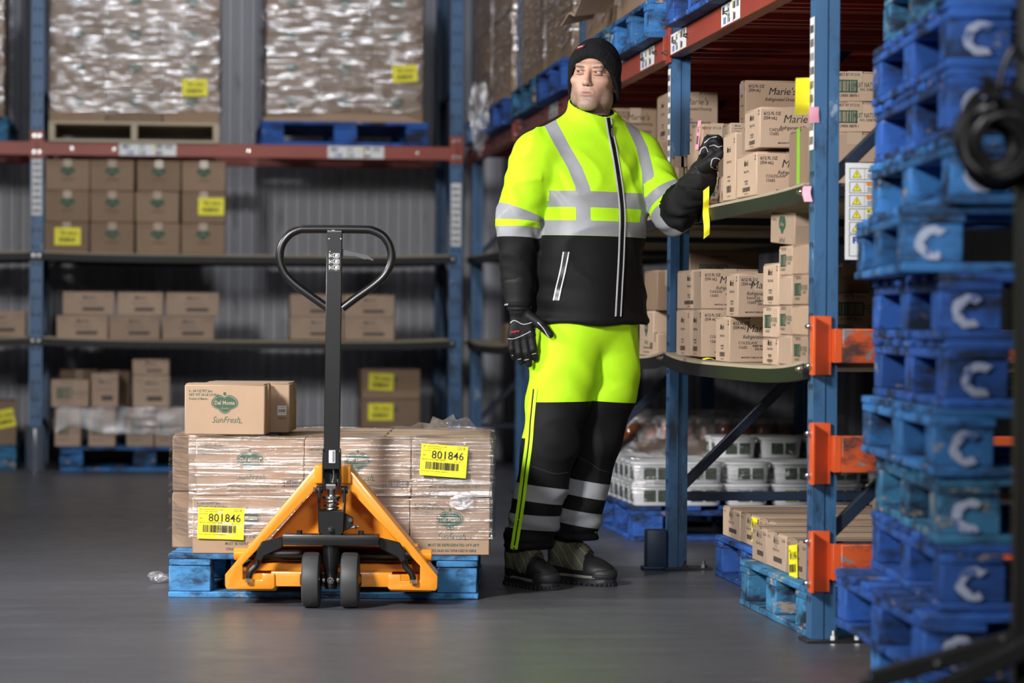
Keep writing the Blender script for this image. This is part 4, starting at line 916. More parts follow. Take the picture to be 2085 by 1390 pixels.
for a in ((641,659),(697,715)):
    obj('frame_lug', MB().box(jx(a[0],640),.03,jz(985,640),jx(a[1],640),.14,jz(947,640)).mesh('lug',.006,3), JORANGE, J)
obj('bottom_channel', MB().box(jx(552,640),.055,jz(1196,640),jx(800,640),.11,jz(1166,640)).mesh('bc',.003,2), JORANGE, J)
obj('rear_channel', MB().box(jx(515,630),.12,jz(1160,630),jx(838,630),.17,jz(1144,630)).mesh('rc',.003), JORANGE, J)
tz = jz(1128,632)
obj('torsion_tube', MB().cyl((jx(495,632),.135,tz),(jx(857,632),.135,tz),.0185,None,18).mesh('tt'), JBLACK, J)
for a, b in ((475,503),(849,877)): obj('tube_end', MB().cyl((jx(a,632),.135,tz),(jx(b,632),.135,tz),.0195,None,20).mesh('te',.002), JORANGE, J)
# black lifting links
lk = [(578.5,1092),(578.5,1114),(541,1132),(533,1143),(523,1139),(526,1119),(536,1102)]
for P, sg_ in ((lk, 1), (mir(lk), -1)):
    k = obj('link_arm', MB().prism([jp(a,b,640) for a, b in P], .0, .02, 'y').mesh('la',.003), JBLACK, J)
    q = [(527,1137),(524,1152),(512,1166),(508,1181)]
    if sg_ < 0: q = [(2*676-a, b) for a, b in q]
    obj('link_rod', MB().tube(spline([(jp(a,b,640)[0],.03,jp(a,b,640)[1]) for a, b in q],5),.0105,10).mesh('lr'), JBLACK, k)
    obj('link_nut', MB().lathe([(0,0),(.012,0),(.012,.012),(0,.012)],6,(jp(*q[-1],640)[0],.03,jp(*q[-1],640)[1]-.008)).mesh('n'), STEEL, k)
# forks under the pallet
for s_ in (-1, 1):
    x0, x1 = sorted((s_*.180, s_*.318))
    fk = obj('fork', MB().add([(x0,.11,.042),(x1,.11,.042),(x1,.11,.098),(x0,.11,.098),(x0,1.18,.052),(x1,1.18,.052),(x1,1.18,.098),(x0,1.18,.098),((x0+x1)/2-.04,1.27,.06),((x0+x1)/2+.04,1.27,.06),((x0+x1)/2+.04,1.27,.088),((x0+x1)/2-.04,1.27,.088)],
        [(0,3,2,1),(0,1,5,4),(1,2,6,5),(2,3,7,6),(3,0,4,7),(4,5,9,8),(5,6,10,9),(6,7,11,10),(7,4,8,11),(8,9,10,11)]).mesh('fork',.004), JORANGE, J)
    obj('load_roller', MB().cyl(((x0+x1)/2-.035,1.05,.041),((x0+x1)/2+.035,1.05,.041),.037,None,20).mesh('ro'), RUBBER, fk)
# pump
pb = [(650,1012),(652,1085),(660,1091),(697,1091),(704,1085),(706,1012),(700,1040),(655,1040)]
pump = obj('pump_body', MB().prism([jp(a,b) for a, b in pb], -.035, .04, 'y').lathe([(0,.225),(.026,.225),(.034,.245),(.034,.295),(.026,.302),(0,.302)],20,(0,.0,0)).mesh('pump',.003), JBLACK, J)
for x in (-.042, .037): obj('pump_ear', MB().box(x,-.02,jz(1025),x+.009,.02,jz(992)).cyl((x-.006,0,jz(998)),(x+.015,0,jz(998)),.013).mesh('ear',.002), JBLACK, pump)
for x in (-.052, .050): obj('pivot_bolt', MB().cyl((x,0,jz(998)),(x+(.006 if x > 0 else -.006),0,jz(998)),.008,None,6).mesh('pb'), STEEL, pump)
obj('valve_block', MB().prism([jp(706,1046),jp(722,1056),jp(722,1070),jp(713,1078),jp(706,1082)], -.02, .015, 'y').mesh('vb',.002), JBLACK, pump)
obj('valve_bolt', MB().lathe([(0,0),(.007,0),(.007,-.008),(0,-.008)],8,(jx(717),-.02,jz(1059)),'y').mesh('v'), STEEL, pump)
obj('release_screw', MB().tube([(jx(712),-.01,jz(1076)),(jx(733),-.01,jz(1073))],[.004,.004],8).lathe([(0,-.004),(.007,-.004),(.007,.004),(0,.004)],6,(jx(728),-.01,jz(1073.5)),'x').mesh('rs'), STEEL, pump)
obj('drain_plug', bolt_mesh(), DSTEEL, pump, (jx(678),-.036,jz(1079)))
sp = [(.021*math.cos(t), .021*math.sin(t)-.002, jz(1043)+(jz(1016)-jz(1043))*t/(2*PI*3.4)) for t in [i*2*PI*3.4/68 for i in range(69)]]
obj('spring', MB().tube(sp,.0042,8).mesh('spring'), STEEL, pump)
obj('spring_cap', MB().lathe([(0,jz(1017)),(.027,jz(1017)),(.029,jz(1015)),(.029,jz(1011)),(.02,jz(1009)),(.013,jz(1009)),(.013,jz(992)),(0,jz(992))],22).mesh('cap'), STEEL, pump)
obj('roller_pin', MB().cyl((-.016,-.012,jz(990)),(.014,-.012,jz(990)),.0125,None,16).mesh('rp'), STEEL, pump)
for x in (-.026,.018): obj('roller_fork', MB().box(x,-.02,jz(1000),x+.008,.01,jz(975)).mesh('rf',.002), JBLACK, pump)
# handle
lean = .0048
def hx(z): return lean*(z-.4)/.8
hb = obj('handle_bar', MB().add([(-.0250+hx(.40),-.016,.46),(.0250+hx(.40),-.016,.46),(.0250+hx(.40),.016,.46),(-.0250+hx(.40),.016,.46),(-.0245+hx(1.2),-.016,1.193),(.0245+hx(1.2),-.016,1.193),(.0245+hx(1.2),.016,1.193),(-.0245+hx(1.2),.016,1.193)],
    [(0,3,2,1),(4,5,6,7),(0,1,5,4),(1,2,6,5),(2,3,7,6),(3,0,4,7)]).mesh('bar',.002), JBLACK, J)
sl = obj('handle_socket', MB().box(-.0285,-.02,.385,-.0235,.02,.505).box(.0245,-.02,.385,.0295,.02,.505).box(-.0285,-.02,.44,.0295,-.016,.495).box(-.0285,.016,.385,.0295,.02,.505).mesh('sock',.0015), JBLACK, J)
obj('release_chain', MB().tube(spline([(.004,-.005,.455),(.008,-.006,.42),(.002,-.006,.395)],8),[.0030+.0012*(i % 2) for i in range(17)],6).mesh('chain'), STEEL, sl)
lpth = [(666,627),(640,609),(600,580),(577,556),(567.5,528),(570,502),(584,480),(605,468),(630,466),(735,466),(759,469),(780,481),(793,503),(795,530),(784,556),(762,578),(722,607),(696,627)]
obj('handle_loop', MB().tube(spline([(jx(a+1),0,jz(b)) for a, b in lpth],6),.0132,16).mesh('loop'), JBLACK, J)
obj('weld', MB().box(-.022+hx(1.2),-.018,1.189,.024+hx(1.2),-.012,1.197).mesh('w',.002), STEEL, J)
obj('release_lever', MB().prism([jp(695,506),jp(725,512),jp(748,517),jp(760,526),jp(761,531),jp(748,527),jp(742,528),jp(722,522),jp(695,521)], -.006, .006, 'y').mesh('lever',.002), mat('grey_lever', (.09,.09,.095), .35, .3), J)
dc = PB(); dc.rect(-.0195,-.031,.0195,.031,'k')
for i, t in enumerate(('LOWER','NEUTRAL','LIFT')):
    v = .018-i*.019; dc.frame(-.004,v-.003,.016,v+.009,.0012,'w',.0004); dc.text(t,.006,v-.0075,.0028,'w',.9,lift=.0004); dc.rect(-.016,v-.004,-.014,v+.009,'w',.0004); dc.poly([(-.013,v+.002),(-.007,v+.007),(-.007,v+.005),(-.011,v+.002),(-.007,v-.001),(-.007,v-.003)],'w',.0004); dc.poly([(.002,v),(.010,v),(.012,v+.006),(.004,v+.006)],'w',.0004)
put_print(dc.meshes('dc'), hb, 'front', (jx(680),-.0162,jz(533)), 'decal')
sk = PB(); sk.rect(-.010,-.020,.010,.020,'w'); sk.barcode(0.001,-.018,.009,.018,9,'b',2,.0004); put_print(sk.meshes('sk'), hb, 'front', (jx(678.5),-.0205,jz(930)), 'sticker')
for a, b in ((668,486),(692,486),(670,512)): obj('screw', MB().lathe([(0,0),(.0028,0),(.0024,-.0015),(0,-.0018)],8,(jx(a+1),-.016,jz(b)),'y').mesh('s'), STEEL, hb)
# ================================================================== the worker
def smin(a, b, k):
    h = np.clip(.5+.5*(b-a)/k, 0, 1); return b+(a-b)*h-k*h*(1-h)
def smax(a, b, k): return -smin(-a, -b, k)
def ell(P, c, r, R=None):
    q = P-np.array(c, np.float32)
    if R is not None: q = q@np.array(R, np.float32)
    r = np.array(r, np.float32); k0 = np.sqrt(((q/r)**2).sum(-1))+1e-9; k1 = np.sqrt(((q/(r*r))**2).sum(-1))+1e-9
    return k0*(k0-1)/k1
def cone(P, a, b, ra, rb):
    a = np.array(a, np.float32); d = np.array(b, np.float32)-a; h = np.clip(((P-a)@d)/(d@d), 0, 1)
    return np.sqrt(((P-a-h[..., None]*d)**2).sum(-1))-(ra+(rb-ra)*h)
def chain(P, pts, k=.02):
    o = None
    for (a, b) in zip(pts[:-1], pts[1:]):
        c = cone(P, a[:3], b[:3], a[3], b[3]); o = c if o is None else smin(o, c, k)
    return o
def surf(fn, lo, hi, h, smooth=2):
    lo = np.array(lo, float); n = np.ceil((np.array(hi)-lo)/h).astype(int)+1
    ax = [lo[i]+h*np.arange(n[i]) for i in range(3)]
    G = np.stack(np.meshgrid(*ax, indexing='ij'), -1).astype(np.float32); V = fn(G.reshape(-1,3)).reshape(n).astype(np.float32)
    S = V < 0; m = n-1
    corners = [(i,j,k) for i in (0,1) for j in (0,1) for k in (0,1)]
    cnt = sum(S[i:i+m[0], j:j+m[1], k:k+m[2]].astype(np.int8) for i, j, k in corners)
    I = np.argwhere((cnt > 0) & (cnt < 8)); idx = -np.ones(m, np.int64); idx[tuple(I.T)] = np.arange(len(I))
    cv = {c: V[I[:,0]+c[0], I[:,1]+c[1], I[:,2]+c[2]] for c in corners}
    acc = np.zeros((len(I),3)); num = np.zeros(len(I))
    for a in corners:
        for d in range(3):
            if a[d]: continue
            b = list(a); b[d] = 1; b = tuple(b); va, vb = cv[a], cv[b]; mk = (va < 0) != (vb < 0)
            t = np.where(mk, va/np.where(mk, va-vb, 1), 0); p = np.tile(np.array(a, float), (len(I),1)); p[:,d] += t
            acc += p*mk[:,None]; num += mk
    v = lo+h*(I+acc/num[:,None]); F_ = []
    for d in range(3):
        e1, e2 = (d+1) % 3, (d+2) % 3
        sl = [slice(None)]*3; sl[d] = slice(0, m[d]); A = S[tuple(sl)]; sl[d] = slice(1, m[d]+1); B = S[tuple(sl)]
        E = np.argwhere(A != B); E = E[(E[:,e1] > 0) & (E[:,e2] > 0) & (E[:,e1] < m[e1]) & (E[:,e2] < m[e2])]
        u1 = np.zeros(3, int); u1[e1] = 1; u2 = np.zeros(3, int); u2[e2] = 1
        q = np.stack([idx[tuple((E-u1-u2).T)], idx[tuple((E-u2).T)], idx[tuple(E.T)], idx[tuple((E-u1).T)]], 1)
        fl = ~A[tuple(E.T)]; q[fl] = q[fl][:, ::-1]; F_.append(q)
    f = np.concatenate(F_)
    for _ in range(smooth):
        s = np.zeros_like(v); c = np.zeros(len(v))
        for a, b in ((0,1),(1,2),(2,3),(3,0)):
            np.add.at(s, f[:,a], v[f[:,b]]); np.add.at(c, f[:,a], 1); np.add.at(s, f[:,b], v[f[:,a]]); np.add.at(c, f[:,b], 1)
        v = v+.5*(s/np.maximum(c,1)[:,None]-v)
    return v, f
def smesh(v, f, attrs=None, name='surf'):
    me = bpy.data.meshes.new(name); me.vertices.add(len(v)); me.vertices.foreach_set('co', v.astype(np.float32).ravel())
    me.loops.add(f.size); me.loops.foreach_set('vertex_index', f.astype(np.int32).ravel()); me.polygons.add(len(f))
    me.polygons.foreach_set('loop_start', np.arange(0, f.size, 4, dtype=np.int32)); me.polygons.foreach_set('loop_total', np.full(len(f), 4, np.int32))
    me.update(calc_edges=True); me.validate(); me.shade_smooth()
    for k, a in (attrs or {}).items():
        at = me.attributes.new(k, 'FLOAT', 'POINT'); at.data.foreach_set('value', a.astype(np.float32))
    return me
def bvh_of(v, f): return BVHTree.FromPolygons([tuple(p) for p in v], [tuple(q) for q in f])
def bump3(P, fr, ph): return np.sin(P[:,0]*fr[0]+ph)*np.sin(P[:,1]*fr[1]+ph*1.7)*np.sin(P[:,2]*fr[2]+ph*.6)
MZ = 10.45; MX = 1189.0; MSC = F/MZ
def mx(px, py): return (px-.007*(695-py)-MX)/MSC
def mz(px, py): return CH-(py-hor(px))/MSC
MAN = thing('person', 'worker in neon yellow and black workwear and beanie, gloved hand reaching to the shelf', 'person', CP((MX-1042.5)/MSC, MZ), JZ)
# ---- materials driven by per-vertex distances (metres) to the seams between the fabrics
def cloth_mat(name, silver_attr='silver', black_attr='black'):
    m, nt, bs = newmat(name); vec = coords(nt, (1,1,1), False)
    a = N(nt, 'ShaderNodeAttribute', attribute_name=silver_attr); b = N(nt, 'ShaderNodeAttribute', attribute_name=black_attr)
    def step(o):
        q = N(nt, 'ShaderNodeMath', operation='GREATER_THAN'); q.inputs[1].default_value = 0; L(nt, o, q.inputs[0]); return q.outputs[0]
    sa, sb = step(a.outputs['Fac']), step(b.outputs['Fac'])
    c = mixc(nt, noise(nt, vec, 30, 4), (.41,.76,.014), NEON); c = mixc(nt, sb, c, mixc(nt, noise(nt, vec, 240, 3), (.004,.004,.0045), (.008,.008,.009))); c = mixc(nt, sa, c, (.27,.28,.30))
    L(nt, c, bs.inputs['Base Color'])
    r = mixc(nt, sa, (.72,.72,.72), (.42,.42,.42)); L(nt, r, bs.inputs['Roughness']); bs.inputs['Specular IOR Level'].default_value = .18
    hgt = mixc(nt, .7, noise(nt, vec, 420, 2), noise(nt, vec, 26, 4)); bump(nt, bs, hgt, .28, .004); return m
# ---- jacket
TH = math.radians(34); E1 = np.array([math.cos(TH), math.sin(TH)], np.float32); E2 = np.array([math.sin(TH), -math.cos(TH)], np.float32)
TT = np.array([(.86,.025,0,.206,.150),(.905,.025,0,.213,.154),(1.0,.022,0,.210,.152),(1.15,.02,0,.205,.148),(1.3,.03,0,.205,.146),(1.42,.028,0,.212,.140),(1.50,.02,0,.200,.122),(1.555,.015,0,.150,.100),(1.60,.016,-.006,.098,.088),(1.635,.02,-.014,.083,.084),(1.70,.022,-.02,.080,.082)], np.float32)
def loft_sd(P, T, ztop, zbot):
    z = P[:,2]; cx, cy, a, b = (np.interp(z, T[:,0], T[:,i]) for i in range(1,5))
    q = np.stack([P[:,0]-cx, P[:,1]-cy], 1); l = q@E1; d = q@E2
    s = (np.sqrt((l/a)**2+(d/b)**2)-1)*np.minimum(a,b); return np.maximum(np.maximum(s, z-ztop), zbot-z)
SL = [(-.172,-.105,1.478,.083),(-.232,-.115,1.27,.071),(-.232,-.13,1.035,.052)]
SR = [(.190,.085,1.485,.083),(.312,-.02,1.288,.068),(.392,-.150,1.395,.054)]
def arc(P, C):
    best = np.full(len(P), 9., np.float32); out = np.zeros(len(P), np.float32); s0 = 0.
    for a, b in zip(C[:-1], C[1:]):
        A = np.array(a[:3], np.float32); d = np.array(b[:3], np.float32)-A; Ln = np.sqrt(d@d); h = np.clip(((P-A)@d)/(d@d), 0, 1)
        ds = np.sqrt(((P-A-h[:,None]*d)**2).sum(1)); k = ds < best; out[k] = s0+h[k]*Ln; best = np.minimum(best, ds); s0 += Ln
    return out, best
def folds(P, C, elbow, amp, fr):
    s, _ = arc(P, C); ang = P[:,0]*38+P[:,1]*30+1.5*np.sin(P[:,2]*17)
    return amp*np.exp(-((s-elbow)/.12)**2)*np.sin(s*fr+2.2*np.sin(ang))*(.6+.4*np.sin(ang*.7+1))
def jacket_parts(P):
    t = loft_sd(P, TT, 1.72, .905)
    x, y, z = P.T
    t = t+.0050*np.sin(x*26+z*9+1.5*np.sin(z*9))*np.clip((1.45-z)*3,0,1)+.003*bump3(P,(17,21,15),.8)
    t = t+.0075*np.sin((x+.6*z)*62+1.2*np.sin(z*14))*np.exp(-((x+.10)/.07)**2-((z-1.38)/.10)**2)+.005*np.sin((x-.7*z)*60)*np.exp(-((x-.17)/.06)**2-((z-1.40)/.10)**2)
    t = t+.004*np.sin(z*70+x*12)*np.exp(-((z-1.0)/.09)**2)*np.exp(-((x+.12)/.09)**2)
    l = chain(P, SL)+folds(P, SL, .25, .0065, 70)+folds(P, SL, .42, .0025, 110); r = chain(P, SR)+folds(P, SR, .24, .0065, 70)+folds(P, SR, .37, .0030, 110)
    return t, l, r
def crumpled(P, f, a):
    x, y, z = P.T; w = np.sin(x*f*.7+1.3*np.sin(z*f*.5))+np.sin(z*f*.9+x*f*.4+1.7*np.sin(y*f*.6))
    return a*(1-np.abs(np.sin(w*1.3+y*f*.5)))**2
def jacket(P):
    t, l, r = jacket_parts(P)
    y = smin(cone(P,(.0,-.02,1.575),(-.160,-.095,1.490),.075,.076), cone(P,(.03,.0,1.575),(.18,.085,1.50),.075,.076), .03)
    o = smin(smin(smin(t, y, .03), l, .022), r, .022)-crumpled(P, 15, .0060)-np.where(P[:,0] < -.15, crumpled(P, 22, .0075), 0)-np.where(P[:,0] > .24, crumpled(P, 22, .0070), 0)
    hem = .006*np.exp(-((P[:,2]-.918)/.012)**2); o = o-hem*(np.abs(t) < .02)
    neck = cone(P, (.018,-.018,1.58), (.026,-.026,1.80), .066, .072)
    o = smax(o, -np.maximum(neck, 1.60-P[:,2]), .006)
    # collar slopes down towards the zip
    return np.maximum(o, P[:,2]-(1.656-.46*((P[:,0]-.022)*E2[0]+(P[:,1]+.018)*E2[1])))
jv, jf = surf(jacket, (-.35,-.32,.885), (.50,.26,1.72), .0062, 2)
def jacket_attr(v):
    P = v.astype(np.float32); t, l, r = jacket_parts(P); x, y, z = P.T
    part = np.argmin(np.stack([t+.004, l, r], 1), 1)
    slope = .012*(x-.02)
    band = np.maximum(.0255-np.abs(z+slope-1.232), .0275-np.abs(z+slope-1.330))
    fr = (((P[:,:2]-np.array([.02,0]))@E2) > -.02)
    def vs(pts, hw):
        zs = np.array([p[1] for p in pts])[::-1]; xs = np.array([p[0] for p in pts])[::-1]; return hw-np.abs(x-np.interp(z, zs, xs))
    v1 = vs([(mx(1118,252),mz(1118,252)),(mx(1142,300),mz(1142,300)),(mx(1168,345),mz(1168,345)),(mx(1184,385),mz(1184,385)),(mx(1186,470),mz(1186,470))], .0250)
    v2 = vs([(mx(1286,255),mz(1286,255)),(mx(1307,300),mz(1307,300)),(mx(1318,350),mz(1318,350)),(mx(1320,400),mz(1320,400)),(mx(1314,450),mz(1314,450))], .0205)
    vert = np.minimum(np.maximum(v1, v2), z-1.24); vert = np.where(fr | (z > 1.5), vert, np.minimum(.0225-np.abs(np.abs(((P[:,:2])@E1))-.10), z-1.24))
    st = np.maximum(band, vert); bt = 1.206-slope-z
    sl, _ = arc(P, SL); sr, _ = arc(P, SR)
    tl = .06*(x+.23); tr = 0
    ssl = np.maximum(.021-np.abs(sl-tl-.212), .018-np.abs(sl-.5*tl-.272)); bl = sl-.5*tl-.290
    ssr = np.maximum(.019-np.abs(sr-.185), .017-np.abs(sr-.240)); brr = sr-.257
    ssl = np.where(sl < .13, np.maximum(vert, ssl), ssl); ssr = np.where(sr < .13, np.maximum(vert, ssr), ssr)
    sil = np.where(part == 0, st, np.where(part == 1, ssl, ssr)); blk = np.where(part == 0, bt, np.where(part == 1, bl, brr))
    blk = np.where(z > 1.60, np.maximum(blk, .0770-np.hypot(x-.021, y+.020)), blk)
    return {'silver': np.clip(sil,-.03,.03), 'black': np.clip(blk,-.03,.03)}
CLOTH = cloth_mat('hi_vis_softshell')
JK = obj('jacket', smesh(jv, jf, jacket_attr(jv), 'jacket'), CLOTH, MAN)
JB = bvh_of(jv, jf)
BLKCLOTH = mat('black_fleece', (.012,.012,.013), .85, var=.3, vscale=200, bmp=.3, bscale=300)
PIPE = mat('silver_piping', (.55,.56,.60), .4); TEETH = mat('black_zip_tape', (.006,.006,.007), .4)
NEONM = mat('neon_zip_tape', NEON, .6, var=.04)
def ray(bv, x, z, lift=.0):
    h, n, i, d = bv.ray_cast(Vector((x,-1.5,z)), Vector((0,1,0)))
    return None if h is None else h+n*lift if n.y < 0 else h-n*lift
def drape(name, bv, pts, w, m, parent, lift=.0022, n=6, thick=.0018):
    P = spline([(a,0,b) for a, b in pts], n); vs = []; k = 0
    for i, p in enumerate(P):
        t = (P[min(i+1,len(P)-1)]-P[max(i-1,0)]).normalized(); s = Vector((t.z,0,-t.x))*(w/2)
        q = [ray(bv, (p+o).x, (p+o).z, lf) for lf in (lift, lift-thick) for o in (s, s*0, -s)]
        if any(c is None for c in q): continue
        vs += q; k += 1
    fs = []
    for i in range(k-1):
        a = 6*i
        for u, v_ in ((0,1),(1,2)): fs.append((a+u, a+v_, a+6+v_, a+6+u))
        fs += [(a,a+6,a+9,a+3), (a+2,a+5,a+11,a+8)]
    return obj(name, MB().add(vs, fs).mesh(name), m, parent)
zp = [(1236,243),(1241,275),(1248,310),(1255,355),(1261,400),(1264,440),(1263,490),(1261,540),(1258,590),(1255,645)]
zq = [(mx(a,b), mz(a,b)) for a, b in zp]
Z1 = drape('zipper', JB, zq, .017, TEETH, JK, .003)
drape('piping', JB, [(x-.0095,z) for x, z in zq], .0045, PIPE, Z1, .0045); drape('piping', JB, [(x+.0085,z) for x, z in zq], .0032, PIPE, Z1, .0045)
obj('zipper_pull', MB().box(-.004,-.003,-.035,.004,.003,0).tube([(0,-.002,0),(0,-.003,.012)],.0025,6).mesh('zpull',.001), TEETH, Z1, (zq[1][0]+.006, ray(JB, zq[1][0]+.006, zq[1][1], .006).y, zq[1][1]+.02))
pk = [(1151,515),(1146,545),(1138,580),(1131,612)]; pq = [(mx(a,b), mz(a,b)) for a, b in pk]
Z2 = drape('pocket_zipper', JB, pq, .012, TEETH, JK, .0026); drape('piping', JB, [(x-.0085,z) for x, z in pq], .0042, PIPE, Z2, .0035); drape('piping', JB, [(x+.0085,z) for x, z in pq], .0042, PIPE, Z2, .0035)
# ---- trousers
LL = [(-.055,-.040,.83,.120),(-.066,-.050,.755,.117),(-.083,-.06,.66,.109),(-.113,-.075,.50,.097),(-.165,-.058,.245,.083),(-.188,-.035,.150,.082)]
LR = [(.080,.035,.83,.112),(.086,.040,.755,.106),(.078,.045,.66,.101),(.042,.060,.50,.088),(-.010,.090,.245,.077),(-.022,.105,.158,.075)]
def trousers_parts(P):
    l = chain(P, LL, .02)+.005*np.exp(-((P[:,2]-.20)/.07)**2)*np.sin(P[:,2]*95+P[:,0]*22)+.003*np.sin(P[:,2]*38+P[:,0]*31)*np.clip((.8-P[:,2])*4,0,1)
    r = chain(P, LR, .02)+.005*np.exp(-((P[:,2]-.20)/.07)**2)*np.sin(P[:,2]*90-P[:,0]*25)+.003*np.sin(P[:,2]*41-P[:,0]*28)*np.clip((.8-P[:,2])*4,0,1)
    return l, r
def trousers(P):
    l, r = trousers_parts(P); q = ell(P@np.array([[E1[0],E2[0],0],[E1[1],E2[1],0],[0,0,1]],np.float32), ((.015*E1[0]),(.015*E2[0]),.94), (.188,.148,.155))
    kk = .010+.05*np.clip((P[:,2]-.77)*8,0,1); h_ = np.clip(.5+.5*(r-l)/kk,0,1); lr = r+(l-r)*h_-kk*h_*(1-h_); o = smin(lr, q, .035)
    o = o+.004*np.sin((P[:,0]*.8+P[:,2])*48+2*np.sin(P[:,0]*14))*np.exp(-((P[:,2]-.70)/.10)**2-((P[:,0]-.06)/.10)**2)+.003*np.sin(P[:,2]*52-P[:,0]*40)*np.exp(-((P[:,2]-.74)/.12)**2-((P[:,0]+.14)/.05)**2)
    o = o-crumpled(P, 15, .0058)-crumpled(P+np.float32(.3), 24, .0035)*np.clip((.40-P[:,2])*6,0,1)
    zb = np.where(l < r, .128, .150); hem = .004*np.exp(-((P[:,2]-zb-.012)/.006)**2)-.003*np.exp(-((P[:,2]-zb-.024)/.004)**2)
    return np.maximum(np.maximum(o-hem, zb-P[:,2]), P[:,2]-.96)
tv, tf = surf(trousers, (-.31,-.23,.11), (.24,.23,.965), .006, 2)
ZIP = np.array([(mx(a,b), mz(a,b)) for a, b in ((1087,790),(1081,850),(1077,900),(1069,960),(1060,1030),(1047,1112))])
def trouser_attr(v):
    P = v.astype(np.float32); l, r = trousers_parts(P); x, y, z = P.T; L_ = l < r
    xz = np.interp(z, ZIP[::-1,1], ZIP[::-1,0])
    out = L_ & (x < xz); zb = np.where(L_, np.where(out, .512, .638+.02*(x+.1)), .640-.06*(x-.04))
    blk = zb-z
    cl = -.113-.052*(.50-z)/.255
    s1 = np.where(L_, .0285-np.abs(z-.322+.13*(x+.155)), .0285-np.abs(z-.332+.17*(x-.01)))
    s2 = np.where(L_, .026-np.abs(z-.224+.06*(x+.17)), .026-np.abs(z-.229+.17*(x+.01)))
    sil = np.maximum(s1, s2)
    front = y < np.where(L_, -.02, .12)
    zs = np.where(L_ & front, .0095-np.abs(x-xz), -1.)
    sil = np.where(zs > 0, -zs, sil); blk = np.where((zs > 0) | (np.abs(zs) < .004), np.minimum(blk, -zs), blk)
    inner = (~L_) & (x < -.0+.04-.10*(.64-z)/.5-.062) & (z > .46) & (z < .64); 
    return {'silver': np.clip(sil,-.03,.03), 'black': np.clip(blk,-.03,.03)}
TRO = obj('trousers', smesh(tv, tf, trouser_attr(tv), 'trousers'), CLOTH, MAN); TB = bvh_of(tv, tf)
tz_ = drape('side_zipper', TB, [tuple(p) for p in ZIP], .004, TEETH, TRO, .0022, 6)
drape('zipper_tape', TB, [(p[0]-.0075,p[1]) for p in ZIP], .0095, NEONM, tz_, .0030); drape('zipper_tape', TB, [(p[0]+.0075,p[1]) for p in ZIP], .0095, NEONM, tz_, .0030)
for pts in ([(1083,945),(1105,952),(1130,960),(1155,958)], [(1172,930),(1195,938),(1220,955),(1240,962)]):
    drape('knee_seam', TB, [(mx(a,b), mz(a,b)) for a, b in pts], .004, BLKCLOTH, TRO, .0025)
# ---- head and neck, one continuous surface
HC = np.array([.0275,-.030,1.762]); 
HR = Matrix.Rotation(math.radians(-15),3,'Z') @ Matrix.Rotation(math.radians(3),3,'Y') @ Matrix.Rotation(math.radians(-5),3,'X')
HRn = np.array(HR, np.float32)
def head(P):
    o = ell(P, (0,.022,.030), (.076,.096,.088))
    o = smin(o, ell(P,(0,-.014,-.040),(.066,.072,.082)), .03)
    o = smin(o, ell(P,(0,-.060,-.112),(.036,.026,.020)), .026)
    for s in (-1,1):
        o = smin(o, ell(P,(s*.050,-.006,-.082),(.021,.038,.028)), .028)
        o = smin(o, ell(P,(s*.046,-.054,-.028),(.021,.020,.015)), .022)
    o = smin(o, ell(P,(0,-.060,-.072),(.036,.024,.030)), .022)
    o = smin(o, cone(P,(-.038,-.073,.018),(.038,-.073,.018),.0125,.0125), .012)
    for s in (-1,1): o = smax(o, -ell(P,(s*.031,-.101,-.001),(.0185,.020,.0125)), .010)
    o = smin(o, cone(P,(0,-.080,.014),(0,-.104,-.038),.0072,.0105), .010)
    o = smin(o, ell(P,(0,-.105,-.042),(.0125,.011,.0095)), .006)
    for s in (-1,1):
        o = smin(o, ell(P,(s*.0130,-.093,-.044),(.0075,.011,.0070)), .005)
        o = smax(o, -ell(P,(s*.0070,-.102,-.0515),(.0036,.0055,.0034)), .003)
        o = smin(o, ell(P,(s*.031,-.0818,.0050),(.0172,.0110,.0050)), .003)
        o = smin(o, ell(P,(s*.031,-.0804,-.0080),(.0160,.0094,.0044)), .003)
        o = smax(o, -cone(P,(s*.017,-.095,-.040),(s*.031,-.086,-.072),.0018,.0012), .010)
        o = smin(o, ell(P,(s*.077,.014,-.026),(.0075,.018,.031)), .006)
    o = smin(o, cone(P,(-.022,-.0805,-.0712),(.022,-.0805,-.0712),.0032,.0032), .006); o = smin(o, ell(P,(0,-.0825,-.0690),(.012,.0042,.0034)), .006)
    o = smin(o, ell(P,(0,-.0815,-.0795),(.019,.0052,.0040)), .006)
    o = smax(o, -cone(P,(-.025,-.0862,-.0746),(.025,-.0862,-.0746),.0019,.0019), .002)
    o = smax(o, -ell(P,(0,-.094,-.091),(.018,.010,.0035)), .008)
    o = smax(o, -cone(P,(0,-.0925,-.056),(0,-.0895,-.063),.0018,.0018), .004)
    for s in (-1,1): o = smax(o, -cone(P,(s*.0045,-.0925,.022),(s*.0055,-.0905,.034),.0009,.0007), .003)
    o = smin(o, cone(P,(0,.030,-.075),(0,.045,-.24),.055,.062), .03)
    return smin(o, ell(P,(.0,.05,-.27),(.12,.085,.07)), .03)
hv, hf = surf(head, (-.125,-.13,-.30), (.125,.145,.125), .0024, 1)
x, y, z = hv.T
g = lambda cx, cz, sx, sz: np.exp(-((np.abs(x)-cx)/sx)**2-((z-cz)/sz)**2)
beard = np.clip((-.046-z+.8*np.clip(np.abs(x)-.035,0,1))*26,0,1)*np.clip((z+.175)*30,0,1)*np.clip((.05-y)*20,0,1)
beard = beard*(1-.55*np.exp(-((np.abs(x)-.028)/.012)**2-((z+.045)/.02)**2)); moust = np.exp(-(x/.026)**4-((z+.061)/.007)**2)*(y < -.06); beard = np.maximum(beard, .8*moust)
